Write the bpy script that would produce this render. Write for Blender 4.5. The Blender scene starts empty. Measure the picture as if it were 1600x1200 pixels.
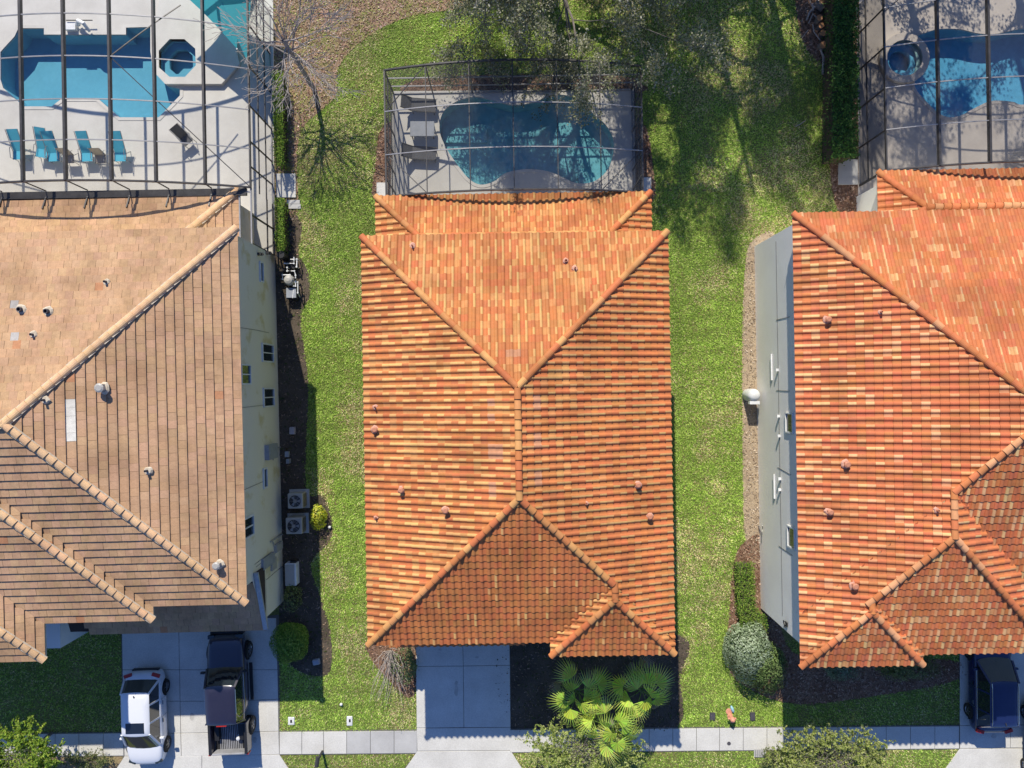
import bpy, bmesh, math, random
import numpy as np
from mathutils import Vector, Matrix, noise as mnoise

sc = bpy.context.scene
COL = sc.collection
R = math.radians
rnd = random.Random(11)
nr = np.random.RandomState(5)

# ------------------------------------------------------------------ camera, sky, sun, exposure
CAM_H = 37.0                      # metres above the lawn (drone looking straight down)
F = 1110.0                        # focal length in pixels of the 1600 px wide photograph
cam_d = bpy.data.cameras.new('camera'); cam = bpy.data.objects.new('camera', cam_d); COL.objects.link(cam)
cam.location = (0, 0, CAM_H); cam.rotation_euler = (0, 0, 0)
cam_d.sensor_width = 36; cam_d.lens = 36 * F / 1600; cam_d.clip_end = 2000
sc.camera = cam

SUN = Vector((0.268, -1.12, -1.0)).normalized()
world = bpy.data.worlds.new('World'); sc.world = world; world.use_nodes = True
wn = world.node_tree
sky = wn.nodes.new('ShaderNodeTexSky'); sky.sky_type = 'NISHITA'; sky.sun_disc = False
sky.sun_elevation = math.asin(-SUN.z); sky.sun_rotation = R(-13.4); sky.air_density = 1.3; sky.dust_density = 0.4; sky.ozone_density = 5.0
bg = wn.nodes['Background']; bg.inputs[1].default_value = 0.085
tint = wn.nodes.new('ShaderNodeMix'); tint.data_type = 'RGBA'; tint.blend_type = 'MULTIPLY'; tint.inputs[0].default_value = 1.0
tint.inputs[7].default_value = (0.80, 0.98, 1.45, 1)          # added tint: unseen sky multiplied bluer to turn the shade blue
wn.links.new(sky.outputs[0], tint.inputs[6]); wn.links.new(tint.outputs[2], bg.inputs[0])
sl = bpy.data.lights.new('sun', 'SUN'); sl.energy = 5.0; sl.angle = R(0.53); sl.color = (1.0, 0.94, 0.825)
so = bpy.data.objects.new('sun', sl); COL.objects.link(so)
so.rotation_euler = SUN.to_track_quat('-Z', 'Y').to_euler(); so.location = (-10, 40, 40)
sc.view_settings.view_transform = 'Standard'; sc.view_settings.look = 'None'
sc.view_settings.exposure = 0.12; sc.view_settings.gamma = 1.0; sc.view_settings.use_curve_mapping = False
sc.render.engine = 'CYCLES'
sc.cycles.transparent_max_bounces = 24; sc.cycles.max_bounces = 6; sc.cycles.diffuse_bounces = 3
sc.cycles.caustics_reflective = False; sc.cycles.caustics_refractive = False

# ------------------------------------------------------------------ helpers
def P(u, v, z=0.0):
    s = (CAM_H - z) / F
    return Vector(((u - 800) * s, (600 - v) * s, z))

def px(p):
    s = F / (CAM_H - p[2]); return 800 + p[0] * s, 600 - p[1] * s

def link(o, parent=None):
    COL.objects.link(o)
    if parent is not None: o.parent = parent
    return o

def tag(o, label=None, cat=None, group=None, kind=None):
    if label: o['label'] = label
    if cat: o['category'] = cat
    if group: o['group'] = group
    if kind: o['kind'] = kind
    return o

def empty(name, loc=(0, 0, 0), rz=0.0, label=None, cat=None, group=None, kind=None, parent=None):
    o = bpy.data.objects.new(name, None); o.location = loc; o.rotation_euler = (0, 0, rz)
    o.empty_display_size = 0.3
    link(o, parent); return tag(o, label, cat, group, kind)

class MB:
    """collects polygons with a colour each, then becomes ONE mesh"""
    def __init__(s): s.v = []; s.f = []; s.c = []; s.m = []
    def poly(s, pts, c=(1, 1, 1), m=0):
        n = len(s.v); s.v.extend([tuple(p) for p in pts]); s.f.append(tuple(range(n, n + len(pts)))); s.c.append(c); s.m.append(m)
    def add(s, verts, faces, c=(1, 1, 1), m=0):
        n = len(s.v); s.v.extend([tuple(p) for p in verts])
        for f in faces: s.f.append(tuple(n + i for i in f)); s.c.append(c); s.m.append(m)
    def box(s, c, size, rz=0.0, col=(1, 1, 1), m=0, taper=1.0):
        cx, cy, cz = c; a, b, h = size[0] / 2, size[1] / 2, size[2] / 2
        ca, sa = math.cos(rz), math.sin(rz); vs = []
        for dz, k in ((-h, 1.0), (h, taper)):
            for dx, dy in ((-a, -b), (a, -b), (a, b), (-a, b)):
                x, y = dx * k, dy * k; vs.append((cx + x * ca - y * sa, cy + x * sa + y * ca, cz + dz))
        s.add(vs, [(3, 2, 1, 0), (4, 5, 6, 7), (0, 1, 5, 4), (1, 2, 6, 5), (2, 3, 7, 6), (3, 0, 4, 7)], col, m)
    def bar(s, p, q, w, h=None, col=(1, 1, 1), m=0):
        p = Vector(p); q = Vector(q); h = h or w
        d = (q - p)
        if d.length < 1e-6: return
        d.normalize(); up = Vector((0, 0, 1)) if abs(d.z) < 0.95 else Vector((0, 1, 0))
        x = d.cross(up).normalized() * w / 2; y = x.cross(d).normalized() * h / 2
        vs = [e + sx * x + sy * y for e in (p, q) for sx, sy in ((-1, -1), (1, -1), (1, 1), (-1, 1))]
        s.add(vs, [(3, 2, 1, 0), (4, 5, 6, 7), (0, 1, 5, 4), (1, 2, 6, 5), (2, 3, 7, 6), (3, 0, 4, 7)], col, m)
    def tube(s, pts, rad, n=6, col=(1, 1, 1), cap=True, m=0):
        rings = []
        pts = [Vector(p) for p in pts]
        for i, p in enumerate(pts):
            d = (pts[min(i + 1, len(pts) - 1)] - pts[max(i - 1, 0)]).normalized()
            up = Vector((0, 0, 1)) if abs(d.z) < 0.9 else Vector((1, 0, 0))
            x = d.cross(up).normalized(); y = x.cross(d)
            r = rad[i] if isinstance(rad, (list, tuple)) else rad
            rings.append([p + r * (math.cos(2 * math.pi * k / n) * x + math.sin(2 * math.pi * k / n) * y) for k in range(n)])
        vs = [v for rr in rings for v in rr]; fs = []
        for i in range(len(rings) - 1):
            for k in range(n):
                a = i * n + k; b = i * n + (k + 1) % n; fs.append((a, b, b + n, a + n))
        if cap:
            fs.append(tuple(range(n))[::-1]); fs.append(tuple(range((len(rings) - 1) * n, len(rings) * n)))
        s.add(vs, fs, col, m)
    def lathe(s, c, prof, n=16, col=(1, 1, 1), m=0):
        vs = []; fs = []
        for r, z in prof:
            for k in range(n):
                a = 2 * math.pi * k / n; vs.append((c[0] + r * math.cos(a), c[1] + r * math.sin(a), c[2] + z))
        for i in range(len(prof) - 1):
            for k in range(n):
                a = i * n + k; b = i * n + (k + 1) % n; fs.append((a, b, b + n, a + n))
        fs.append(tuple(range(n))[::-1]); fs.append(tuple(range((len(prof) - 1) * n, len(prof) * n)))
        s.add(vs, fs, col, m)
    def mesh(s, name, mats, smooth=False):
        me = bpy.data.meshes.new(name); me.from_pydata(s.v, [], s.f)
        if not isinstance(mats, (list, tuple)): mats = [mats]
        for m in mats: me.materials.append(m)
        a = me.attributes.new('col', 'FLOAT_COLOR', 'FACE')
        arr = np.ones((len(s.f), 4), dtype=np.float32); arr[:, :3] = np.array(s.c, dtype=np.float32).reshape(-1, 3)
        a.data.foreach_set('color', arr.ravel())
        if len(mats) > 1: me.polygons.foreach_set('material_index', s.m)
        if smooth: me.polygons.foreach_set('use_smooth', [True] * len(s.f))
        me.update(); return me
    def build(s, name, mats, parent=None, loc=(0, 0, 0), rz=0.0, smooth=False, **kw):
        o = bpy.data.objects.new(name, s.mesh(name, mats, smooth)); o.location = loc; o.rotation_euler = (0, 0, rz)
        link(o, parent); return tag(o, **kw)

def np_mesh(name, verts, k, cols, mat):
    """verts (N*k,3): N polygons with k corners each"""
    n = len(verts) // k; me = bpy.data.meshes.new(name)
    me.vertices.add(len(verts)); me.vertices.foreach_set('co', np.asarray(verts, dtype=np.float32).ravel())
    me.loops.add(n * k); me.loops.foreach_set('vertex_index', np.arange(n * k, dtype=np.int32))
    me.polygons.add(n); me.polygons.foreach_set('loop_start', np.arange(0, n * k, k, dtype=np.int32))
    try: me.polygons.foreach_set('loop_total', np.full(n, k, dtype=np.int32))
    except Exception: pass
    a = me.attributes.new('col', 'FLOAT_COLOR', 'FACE'); arr = np.ones((n, 4), dtype=np.float32); arr[:, :3] = cols
    a.data.foreach_set('color', arr.ravel()); me.materials.append(mat); me.update(calc_edges=True); me.validate()
    return me

# ------------------------------------------------------------------ materials
def new_mat(name):
    m = bpy.data.materials.new(name); m.use_nodes = True; nt = m.node_tree
    return m, nt, nt.nodes['Principled BSDF'], nt.nodes['Material Output']

def mixrgb(nt, a, b, fac, mode='MIX'):
    n = nt.nodes.new('ShaderNodeMix'); n.data_type = 'RGBA'; n.blend_type = mode
    for sock, val in ((n.inputs[0], fac), (n.inputs[6], a), (n.inputs[7], b)):
        if hasattr(val, 'is_output') : nt.links.new(val, sock)
        elif isinstance(val, (int, float)): sock.default_value = val
        else: sock.default_value = (*val, 1)
    return n.outputs[2]

def ramp(nt, src, p0, p1):
    n = nt.nodes.new('ShaderNodeMapRange'); n.inputs[1].default_value = p0; n.inputs[2].default_value = p1
    nt.links.new(src, n.inputs[0]); return n.outputs[0]

def nz(nt, scale, detail=4, rough=0.6, coord='Object', stretch=None):
    tc = nt.nodes.new('ShaderNodeTexCoord'); n = nt.nodes.new('ShaderNodeTexNoise')
    n.inputs['Scale'].default_value = scale; n.inputs['Detail'].default_value = detail; n.inputs['Roughness'].default_value = rough
    src = tc.outputs[coord]
    if coord == 'Geo':
        pass
    if stretch:
        mp = nt.nodes.new('ShaderNodeMapping'); mp.inputs['Scale'].default_value = stretch
        nt.links.new(src, mp.inputs[0]); src = mp.outputs[0]
    nt.links.new(src, n.inputs['Vector']); return n.outputs[0]

def bump(nt, bs, h, strength=0.3, dist=0.01):
    b = nt.nodes.new('ShaderNodeBump'); b.inputs['Strength'].default_value = strength; b.inputs['Distance'].default_value = dist
    nt.links.new(h, b.inputs['Height']); nt.links.new(b.outputs[0], bs.inputs['Normal'])

def mat(name, c, rough=0.7, c2=None, scale=3.0, fine=40.0, amt=0.18, bmp=0.2, metal=0.0, spec=0.5, attr=False, coat=0.0, bd=0.01, lo=0.35, hi=0.65, stretch=None):
    """general procedural surface: base (or per-face colour) mottled with large and fine noise"""
    m, nt, bs, out = new_mat(name)
    bs.inputs['Roughness'].default_value = rough; bs.inputs['Metallic'].default_value = metal
    bs.inputs['Specular IOR Level'].default_value = spec; bs.inputs['Coat Weight'].default_value = coat
    big = nz(nt, scale, 5, stretch=stretch); small = nz(nt, fine, 3)
    if attr:
        at = nt.nodes.new('ShaderNodeAttribute'); at.attribute_name = 'col'
        base = mixrgb(nt, at.outputs['Color'], c, 1.0, 'MULTIPLY')
    else: base = mixrgb(nt, c, c2 if c2 else tuple(x * 0.8 for x in c), ramp(nt, big, lo, hi))
    lo1 = mixrgb(nt, (1 - amt,) * 3, (1 + amt,) * 3, ramp(nt, small, 0.3, 0.7))
    base = mixrgb(nt, base, lo1, 1.0, 'MULTIPLY')
    if attr:
        lo2 = mixrgb(nt, (1 - amt,) * 3, (1 + amt * 0.5,) * 3, ramp(nt, big, 0.35, 0.65))
        geo = nt.nodes.new('ShaderNodeNewGeometry'); wn_ = nt.nodes.new('ShaderNodeTexNoise'); wn_.inputs['Scale'].default_value = 0.55; wn_.inputs['Detail'].default_value = 6
        nt.links.new(geo.outputs['Position'], wn_.inputs['Vector'])      # soot and lichen spread over neighbouring tiles
        base = mixrgb(nt, base, mixrgb(nt, (0.80, 0.78, 0.76), (1.06, 1.05, 1.04), ramp(nt, wn_.outputs[0], 0.34, 0.56)), 1.0, 'MULTIPLY')
        base = mixrgb(nt, base, lo2, 1.0, 'MULTIPLY')
    nt.links.new(base, bs.inputs['Base Color'])
    if bmp: bump(nt, bs, small, bmp, bd)
    return m

def leaf_mat(name, tint=(1, 1, 1), trans=0.35):
    m, nt, bs, out = new_mat(name)
    at = nt.nodes.new('ShaderNodeAttribute'); at.attribute_name = 'col'
    base = mixrgb(nt, at.outputs['Color'], tint, 1.0, 'MULTIPLY')
    nt.links.new(base, bs.inputs['Base Color']); bs.inputs['Roughness'].default_value = 0.55; bs.inputs['Specular IOR Level'].default_value = 0.25
    tr = nt.nodes.new('ShaderNodeBsdfTranslucent'); nt.links.new(mixrgb(nt, base, (1.25, 1.3, 0.6), 1.0, 'MULTIPLY'), tr.inputs[0])
    mx = nt.nodes.new('ShaderNodeMixShader'); mx.inputs[0].default_value = trans
    nt.links.new(bs.outputs[0], mx.inputs[1]); nt.links.new(tr.outputs[0], mx.inputs[2]); nt.links.new(mx.outputs[0], out.inputs[0])
    return m

def screen_mat(name, alpha, c=(0.02, 0.021, 0.023)):
    m, nt, bs, out = new_mat(name)
    bs.inputs['Base Color'].default_value = (*c, 1); bs.inputs['Roughness'].default_value = 0.8
    t = nt.nodes.new('ShaderNodeBsdfTransparent'); mx = nt.nodes.new('ShaderNodeMixShader'); mx.inputs[0].default_value = alpha
    nt.links.new(t.outputs[0], mx.inputs[1]); nt.links.new(bs.outputs[0], mx.inputs[2]); nt.links.new(mx.outputs[0], out.inputs[0])
    return m

def water_mat(name, tint):
    m, nt, bs, out = new_mat(name); nt.nodes.remove(bs)
    t = nt.nodes.new('ShaderNodeBsdfTransparent'); t.inputs[0].default_value = (*tint, 1)
    g = nt.nodes.new('ShaderNodeBsdfGlossy'); g.inputs['Roughness'].default_value = 0.03
    lw = nt.nodes.new('ShaderNodeLayerWeight'); pw = nt.nodes.new('ShaderNodeMath'); pw.operation = 'POWER'; pw.inputs[1].default_value = 4.0
    nt.links.new(lw.outputs['Facing'], pw.inputs[0]); fr = nt.nodes.new('ShaderNodeMath'); fr.operation = 'ADD'; fr.inputs[1].default_value = 0.025; nt.links.new(pw.outputs[0], fr.inputs[0])
    n = nz(nt, 2.2, 3); b = nt.nodes.new('ShaderNodeBump'); b.inputs['Strength'].default_value = 0.25; b.inputs['Distance'].default_value = 0.03
    nt.links.new(n, b.inputs['Height']); nt.links.new(b.outputs[0], g.inputs['Normal'])
    mx = nt.nodes.new('ShaderNodeMixShader'); nt.links.new(fr.outputs[0], mx.inputs[0])
    nt.links.new(t.outputs[0], mx.inputs[1]); nt.links.new(g.outputs[0], mx.inputs[2]); nt.links.new(mx.outputs[0], out.inputs[0])
    return m

def stucco(name, c, stain, lo, hi, sc_=0.5):
    m = mat(name, c, 0.9, stain, sc_, 60, 0.05, 0.35, lo=lo, hi=hi, bd=0.01, spec=0.2); return m

M = {}
M['soil'] = mat('soil_grass', (0.14, 0.175, 0.045), 1.0, (0.22, 0.18, 0.08), 0.55, 9, 0.35, 0.6, bd=0.03, spec=0.1, lo=0.45, hi=0.7)
M['mulch'] = mat('bark_mulch', (0.17, 0.095, 0.06), 1.0, (0.26, 0.17, 0.11), 0.9, 14, 0.4, 0.8, bd=0.03, spec=0.1)
M['litter'] = mat('leaf_litter', (0.34, 0.22, 0.15), 1.0, (0.22, 0.22, 0.07), 0.7, 11, 0.4, 0.8, bd=0.03, spec=0.1, lo=0.42, hi=0.68)
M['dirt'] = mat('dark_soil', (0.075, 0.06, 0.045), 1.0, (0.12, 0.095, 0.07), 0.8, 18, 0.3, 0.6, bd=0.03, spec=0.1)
M['sand'] = mat('sandy_gravel', (0.46, 0.36, 0.24), 1.0, (0.36, 0.27, 0.18), 1.2, 22, 0.22, 0.6, bd=0.02, spec=0.1)
M['concrete'] = mat('concrete', (0.66, 0.64, 0.58), 0.9, (0.53, 0.51, 0.455), 0.75, 16, 0.10, 0.25, bd=0.004, spec=0.25, lo=0.3, hi=0.75)
M['concrete_grey'] = mat('grey_concrete', (0.50, 0.49, 0.46), 0.9, (0.42, 0.41, 0.385), 0.9, 30, 0.07, 0.25, bd=0.004, spec=0.25)
M['concrete_stain'] = mat('stained_concrete', (0.42, 0.40, 0.36), 0.85, (0.50, 0.48, 0.43), 3, 25, 0.1, 0.2)
M['joint'] = mat('joint_grout', (0.16, 0.15, 0.13), 1.0, None, 2, 20, 0.2, 0.3)
M['deck'] = mat('cool_deck', (0.66, 0.63, 0.565), 0.9, (0.57, 0.54, 0.48), 0.7, 45, 0.07, 0.3, bd=0.004, spec=0.25)
M['deck_tan'] = mat('tan_deck', (0.52, 0.465, 0.40), 0.9, (0.43, 0.38, 0.33), 0.8, 45, 0.07, 0.3, bd=0.004, spec=0.25)
M['asphalt'] = mat('asphalt', (0.055, 0.055, 0.055), 0.9, None, 1, 60, 0.25, 0.4)
M['stile'] = mat('clay_tile', (1, 1, 1), 0.72, None, 6, 50, 0.09, 0.2, attr=True, spec=0.3, bd=0.004)
M['ftile'] = mat('flat_tile', (1, 1, 1), 0.85, None, 5, 30, 0.12, 0.25, attr=True, spec=0.2, bd=0.004, stretch=(1, 1, 1))
M['felt'] = mat('roof_felt', (0.05, 0.035, 0.03), 1.0)
M['trim'] = mat('cream_trim', (0.66, 0.60, 0.48), 0.8)
M['stucco_l'] = stucco('cream_stucco', (0.76, 0.71, 0.57), (0.64, 0.56, 0.33), 0.56, 0.66, 0.75)
M['stucco_m'] = stucco('sand_stucco', (0.60, 0.56, 0.46), (0.55, 0.51, 0.41), 0.4, 0.6)
M['stucco_r'] = stucco('pale_grey_stucco', (0.90, 0.87, 0.80), (0.84, 0.81, 0.74), 0.4, 0.7)
M['white'] = mat('white_paint', (0.78, 0.78, 0.76), 0.5, None, 3, 30, 0.03, 0.05)
M['pipe'] = mat('white_pvc', (0.75, 0.75, 0.73), 0.4, None, 3, 30, 0.05, 0.0)
M['glass'] = mat('window_glass', (0.02, 0.03, 0.035), 0.08, (0.03, 0.045, 0.05), 2, 5, 0.1, 0.0, spec=0.8)
M['frame'] = mat('bronze_aluminium', (0.055, 0.05, 0.047), 0.45, (0.08, 0.075, 0.07), 3, 20, 0.1, 0.0, metal=0.3)
M['frame_l'] = mat('grey_aluminium', (0.30, 0.29, 0.28), 0.4, (0.36, 0.35, 0.34), 3, 20, 0.08, 0.0, metal=0.4)
M['screen_top'] = screen_mat('insect_screen', 0.10)
M['screen_mid'] = screen_mat('weathered_screen', 0.22, (0.05, 0.052, 0.055))
M['screen_side'] = screen_mat('darkened_side_screen', 0.55, (0.035, 0.037, 0.04))  # same mesh as the roof screens, opacity raised to paint in its slanting-view darkness
M['plaster_a'] = mat('pool_plaster', (0.27, 0.47, 0.55), 0.8, (0.23, 0.42, 0.50), 0.8, 3, 0.05, 0.0)
M['plaster_b'] = mat('aqua_plaster', (0.42, 0.62, 0.66), 0.8, (0.30, 0.50, 0.56), 0.9, 3, 0.14, 0.0)
M['plaster_c'] = mat('blue_plaster', (0.22, 0.44, 0.58), 0.8, (0.17, 0.37, 0.52), 0.6, 3, 0.10, 0.0)
M['water_a'] = water_mat('pool_water', (0.64, 0.88, 0.94))
M['water_b'] = water_mat('green_pool_water', (0.66, 0.90, 0.91))
M['bark'] = mat('grey_bark', (0.24, 0.205, 0.18), 0.95, (0.14, 0.12, 0.10), 3, 12, 0.2, 0.5, bd=0.03)
M['bark_pale'] = mat('pale_bark', (0.42, 0.37, 0.33), 0.95, (0.30, 0.26, 0.23), 3, 12, 0.15, 0.3, bd=0.02)
M['wood_cut'] = mat('cut_wood', (0.55, 0.27, 0.12), 0.9, (0.42, 0.20, 0.09), 8, 40, 0.2, 0.2)
M['leaf'] = leaf_mat('leaf'); M['grass'] = leaf_mat('grass_blade', trans=0.25)
M['frond'] = leaf_mat('palm_leaf', trans=0.3)
M['chip'] = mat('bark_chip', (1, 1, 1), 1.0, None, 5, 20, 0.15, 0.0, attr=True, spec=0.1)
M['rubber'] = mat('tyre_rubber', (0.018, 0.018, 0.018), 0.8)
M['black'] = mat('black_plastic', (0.02, 0.02, 0.021), 0.5, None, 3, 30, 0.1, 0.0)
M['dark'] = mat('dark_lining', (0.012, 0.012, 0.012), 0.9)
M['alloy'] = mat('alloy', (0.45, 0.45, 0.46), 0.3, None, 3, 30, 0.05, 0.0, metal=0.9)
M['chrome'] = mat('chrome', (0.7, 0.7, 0.7), 0.15, None, 3, 30, 0.02, 0.0, metal=1.0)
M['paint_w'] = mat('white_car_paint', (0.76, 0.77, 0.78), 0.28, (0.75, 0.76, 0.77), 1, 9, 0.01, 0.0, coat=0.6)
M['paint_k'] = mat('dark_truck_paint', (0.022, 0.021, 0.04), 0.3, (0.028, 0.026, 0.045), 1, 9, 0.05, 0.0, coat=1.0)
M['paint_b'] = mat('navy_car_paint', (0.010, 0.020, 0.075), 0.25, (0.012, 0.022, 0.085), 1, 9, 0.03, 0.0, coat=0.6)
M['paint_s'] = mat('silver_car_paint', (0.35, 0.34, 0.32), 0.3, None, 1, 9, 0.02, 0.0, coat=0.5, metal=0.3)
M['carglass'] = mat('car_glass', (0.012, 0.016, 0.02), 0.05, (0.015, 0.02, 0.024), 1, 5, 0.02, 0.0, spec=1.0, coat=1.0)
M['red'] = mat('red_lens', (0.5, 0.03, 0.02), 0.3, None, 3, 30, 0.05, 0.0)
M['liner'] = mat('bed_liner', (0.33, 0.33, 0.34), 0.6, (0.22, 0.22, 0.22), 2, 30, 0.1, 0.1)
M['sling_b'] = mat('turquoise_sling', (0.07, 0.42, 0.56), 0.7, (0.06, 0.38, 0.52), 3, 60, 0.08, 0.1)
M['sling_t'] = mat('tan_sling', (0.42, 0.37, 0.31), 0.8, None, 3, 60, 0.1, 0.1)
M['sling_k'] = mat('charcoal_sling', (0.10, 0.10, 0.105), 0.8, None, 3, 60, 0.1, 0.1)
M['sail'] = leaf_mat('shade_cloth', trans=0.3)
M['hvac'] = mat('beige_metal', (0.42, 0.40, 0.35), 0.5, (0.38, 0.36, 0.32), 3, 20, 0.06, 0.0)
M['grey_box'] = mat('grey_box', (0.33, 0.35, 0.38), 0.5, None, 3, 20, 0.05, 0.0)
M['pinkgrey'] = mat('utility_cover', (0.42, 0.38, 0.40), 0.7)
M['coverdark'] = mat('dark_cover', (0.075, 0.07, 0.08), 0.7)
M['peach'] = mat('faded_orange_paint', (0.72, 0.33, 0.22), 0.6, (0.66, 0.28, 0.18), 6, 20, 0.1, 0.1)
M['paleblue'] = mat('pale_blue_paint', (0.35, 0.60, 0.70), 0.5)
M['flash'] = mat('mortar_flashing', (0.66, 0.57, 0.44), 0.85, (0.5, 0.42, 0.3), 9, 40, 0.15, 0.2)
M['galv'] = mat('galvanised_flashing', (0.32, 0.34, 0.38), 0.5, (0.42, 0.42, 0.42), 6, 20, 0.15, 0.0, metal=0.3)

# ------------------------------------------------------------------ flat sheets (with holes) in plan
def catmull(pts, n=6):
    out = []; N = len(pts)
    for i in range(N):
        p0, p1, p2, p3 = [Vector(pts[(i + k - 1) % N]) for k in range(4)]
        for j in range(n):
            t = j / n
            out.append(0.5 * ((2 * p1) + (-p0 + p2) * t + (2 * p0 - 5 * p1 + 4 * p2 - p3) * t * t + (-p0 + 3 * p1 - 3 * p2 + p3) * t ** 3))
    return [(p.x, p.y) for p in out]

def sheet_mesh(name, loops, z, m, thick=0.0):
    cu = bpy.data.curves.new(name, 'CURVE'); cu.dimensions = '2D'; cu.fill_mode = 'BOTH'; cu.extrude = thick / 2
    for lp in loops:
        sp = cu.splines.new('POLY'); sp.points.add(len(lp) - 1); sp.use_cyclic_u = True
        for i, p in enumerate(lp): sp.points[i].co = (p[0], p[1], 0, 1)
    o = bpy.data.objects.new('tmp', cu); COL.objects.link(o)
    dg = bpy.context.evaluated_depsgraph_get(); me = bpy.data.meshes.new_from_object(o.evaluated_get(dg))
    bpy.data.objects.remove(o); bpy.data.curves.remove(cu)
    me.name = name; me.materials.clear(); me.materials.append(m)
    off = z - thick / 2
    co = np.zeros(len(me.vertices) * 3, dtype=np.float32); me.vertices.foreach_get('co', co); co = co.reshape(-1, 3); co[:, 2] += off
    me.vertices.foreach_set('co', co.ravel())
    bm = bmesh.new(); bm.from_mesh(me); bmesh.ops.remove_doubles(bm, verts=bm.verts, dist=0.0005); bmesh.ops.recalc_face_normals(bm, faces=bm.faces)
    if thick == 0:
        for f in bm.faces:
            if f.normal.z < 0: f.normal_flip()
    bm.to_mesh(me); bm.free(); me.update(); return me

def sheet(name, loops, z, m, thick=0.0, parent=None, **kw):
    o = bpy.data.objects.new(name, sheet_mesh(name, loops, z, m, thick)); link(o, parent); return tag(o, **kw)

def pxl(pts, z=0.0): return [tuple(P(u, v, z)[:2]) for u, v in pts]

def offset_loop(lp, d):
    """push a closed plan loop outwards (d>0) or inwards"""
    n = len(lp); area = sum(lp[i][0] * lp[(i + 1) % n][1] - lp[(i + 1) % n][0] * lp[i][1] for i in range(n))
    s = 1 if area > 0 else -1; out = []
    for i in range(n):
        a = Vector(lp[i - 1]); b = Vector(lp[i]); c = Vector(lp[(i + 1) % n])
        e1 = (b - a).normalized(); e2 = (c - b).normalized()
        n1 = Vector((e1.y, -e1.x)) * s; n2 = Vector((e2.y, -e2.x)) * s
        k = n1 + n2; k = k.normalized() if k.length > 1e-4 else n1
        cosh = max(0.45, k.dot(n1)); out.append(tuple(b + k * d / cosh))
    return out

# pool outlines
POOL_L = pxl([(2, 82), (24, 58), (30, 45), (70, 45), (70, 55), (198, 55), (198, 44), (236, 43), (236, 81), (240, 110), (252, 122), (262, 135), (282, 139), (282, 150), (249, 184), (188, 184), (153, 154), (99, 154), (82, 167), (38, 167), (6, 138), (2, 125)])
SPA_L = pxl([(265, 61), (288, 61), (305, 76), (306, 102), (289, 120), (265, 120), (248, 105), (248, 79)], 0.28)
POOL_M = catmull(pxl([(712, 160), (742, 152), (772, 158), (802, 165), (832, 161), (856, 152), (880, 149), (904, 157), (928, 179), (948, 198), (959, 222), (956, 249), (946, 270), (925, 285), (898, 286), (874, 275), (850, 267), (820, 265), (790, 271), (772, 284), (751, 289), (733, 280), (715, 258), (697, 231), (687, 204), (692, 177)]))
POOL_R = catmull(pxl([(1430, 62), (1448, 51), (1470, 46), (1500, 47), (1527, 53), (1555, 54), (1600, 45), (1650, 48), (1680, 90), (1660, 150), (1600, 164), (1582, 160), (1562, 158), (1542, 160), (1517, 172), (1500, 181), (1482, 184), (1465, 177), (1445, 158), (1428, 134), (1436, 98)]))
SPA_R_C = P(1414, 90, 0.3)
SPA_R = [(SPA_R_C.x + 0.92 * math.cos(2 * math.pi * k / 40), SPA_R_C.y + 0.92 * math.sin(2 * math.pi * k / 40)) for k in range(40)]

# ------------------------------------------------------------------ ground, beds, paving
sheet('ground', [[(-300, -300), (300, -300), (300, 300), (-300, 300)], POOL_L, POOL_M, POOL_R, SPA_L, SPA_R], 0.0, M['soil'], kind='structure')

BEDS = []
def bed(name, pts, m, z, label=None):
    lp = catmull(pxl(pts), 4); BEDS.append(lp)
    return sheet(name, [lp], z, m, kind='structure')
bed('leaf_litter_bed', [(395, -160), (900, -160), (770, -40), (762, 2), (715, 14), (650, 24), (600, 42), (556, 72), (528, 108), (526, 148), (498, 176), (470, 205), (464, 260), (466, 330), (448, 345), (430, 330), (428, 120), (410, 60)], M['litter'], 0.008)
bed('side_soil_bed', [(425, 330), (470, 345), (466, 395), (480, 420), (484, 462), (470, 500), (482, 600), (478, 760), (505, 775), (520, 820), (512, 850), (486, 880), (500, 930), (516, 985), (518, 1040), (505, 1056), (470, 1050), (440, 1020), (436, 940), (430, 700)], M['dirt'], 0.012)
bed('shrub_mulch_bed', [(575, 1000), (652, 1000), (650, 1076), (640, 1090), (622, 1078), (598, 1052), (580, 1030)], M['mulch'], 0.012)
bed('palm_mulch_bed', [(798, 990), (1058, 990), (1062, 1060), (1058, 1136), (930, 1137), (798, 1138)], M['dirt'], 0.010)
bed('wall_gravel_strip', [(1190, 366), (1205, 362), (1215, 380), (1192, 420), (1192, 845), (1165, 850), (1160, 700), (1160, 500), (1166, 400), (1176, 376)], M['sand'], 0.010)
bed('hedge_mulch_bed', [(1162, 848), (1195, 842), (1215, 960), (1262, 1030), (1480, 1030), (1500, 1060), (1380, 1085), (1245, 1100), (1170, 1075), (1138, 1040), (1140, 950), (1146, 880)], M['mulch'], 0.014)
bed('back_mulch_bed', [(1246, -60), (1345, -60), (1345, 330), (1310, 330), (1296, 260), (1300, 180), (1288, 110), (1262, 80), (1246, 30)], M['mulch'], 0.012)
bed('cage_side_bed', [(596, 200), (630, 200), (630, 312), (584, 312), (586, 260)], M['mulch'], 0.012)
bed('cage_back_bed', [(640, 128), (720, 118), (960, 118), (1004, 132), (1010, 142), (960, 147), (800, 147), (640, 147)], M['mulch'], 0.014)
bed('cage_east_bed', [(985, 200), (1010, 200), (1020, 260), (1022, 312), (985, 312)], M['mulch'], 0.012)
bed('kerb_strip_litter', [(80, 1182), (200, 1184), (200, 1260), (60, 1260)], M['litter'], 0.010)
def patch(pts, z=0.006):
    lp = catmull(pxl(pts), 5); return lp

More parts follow.
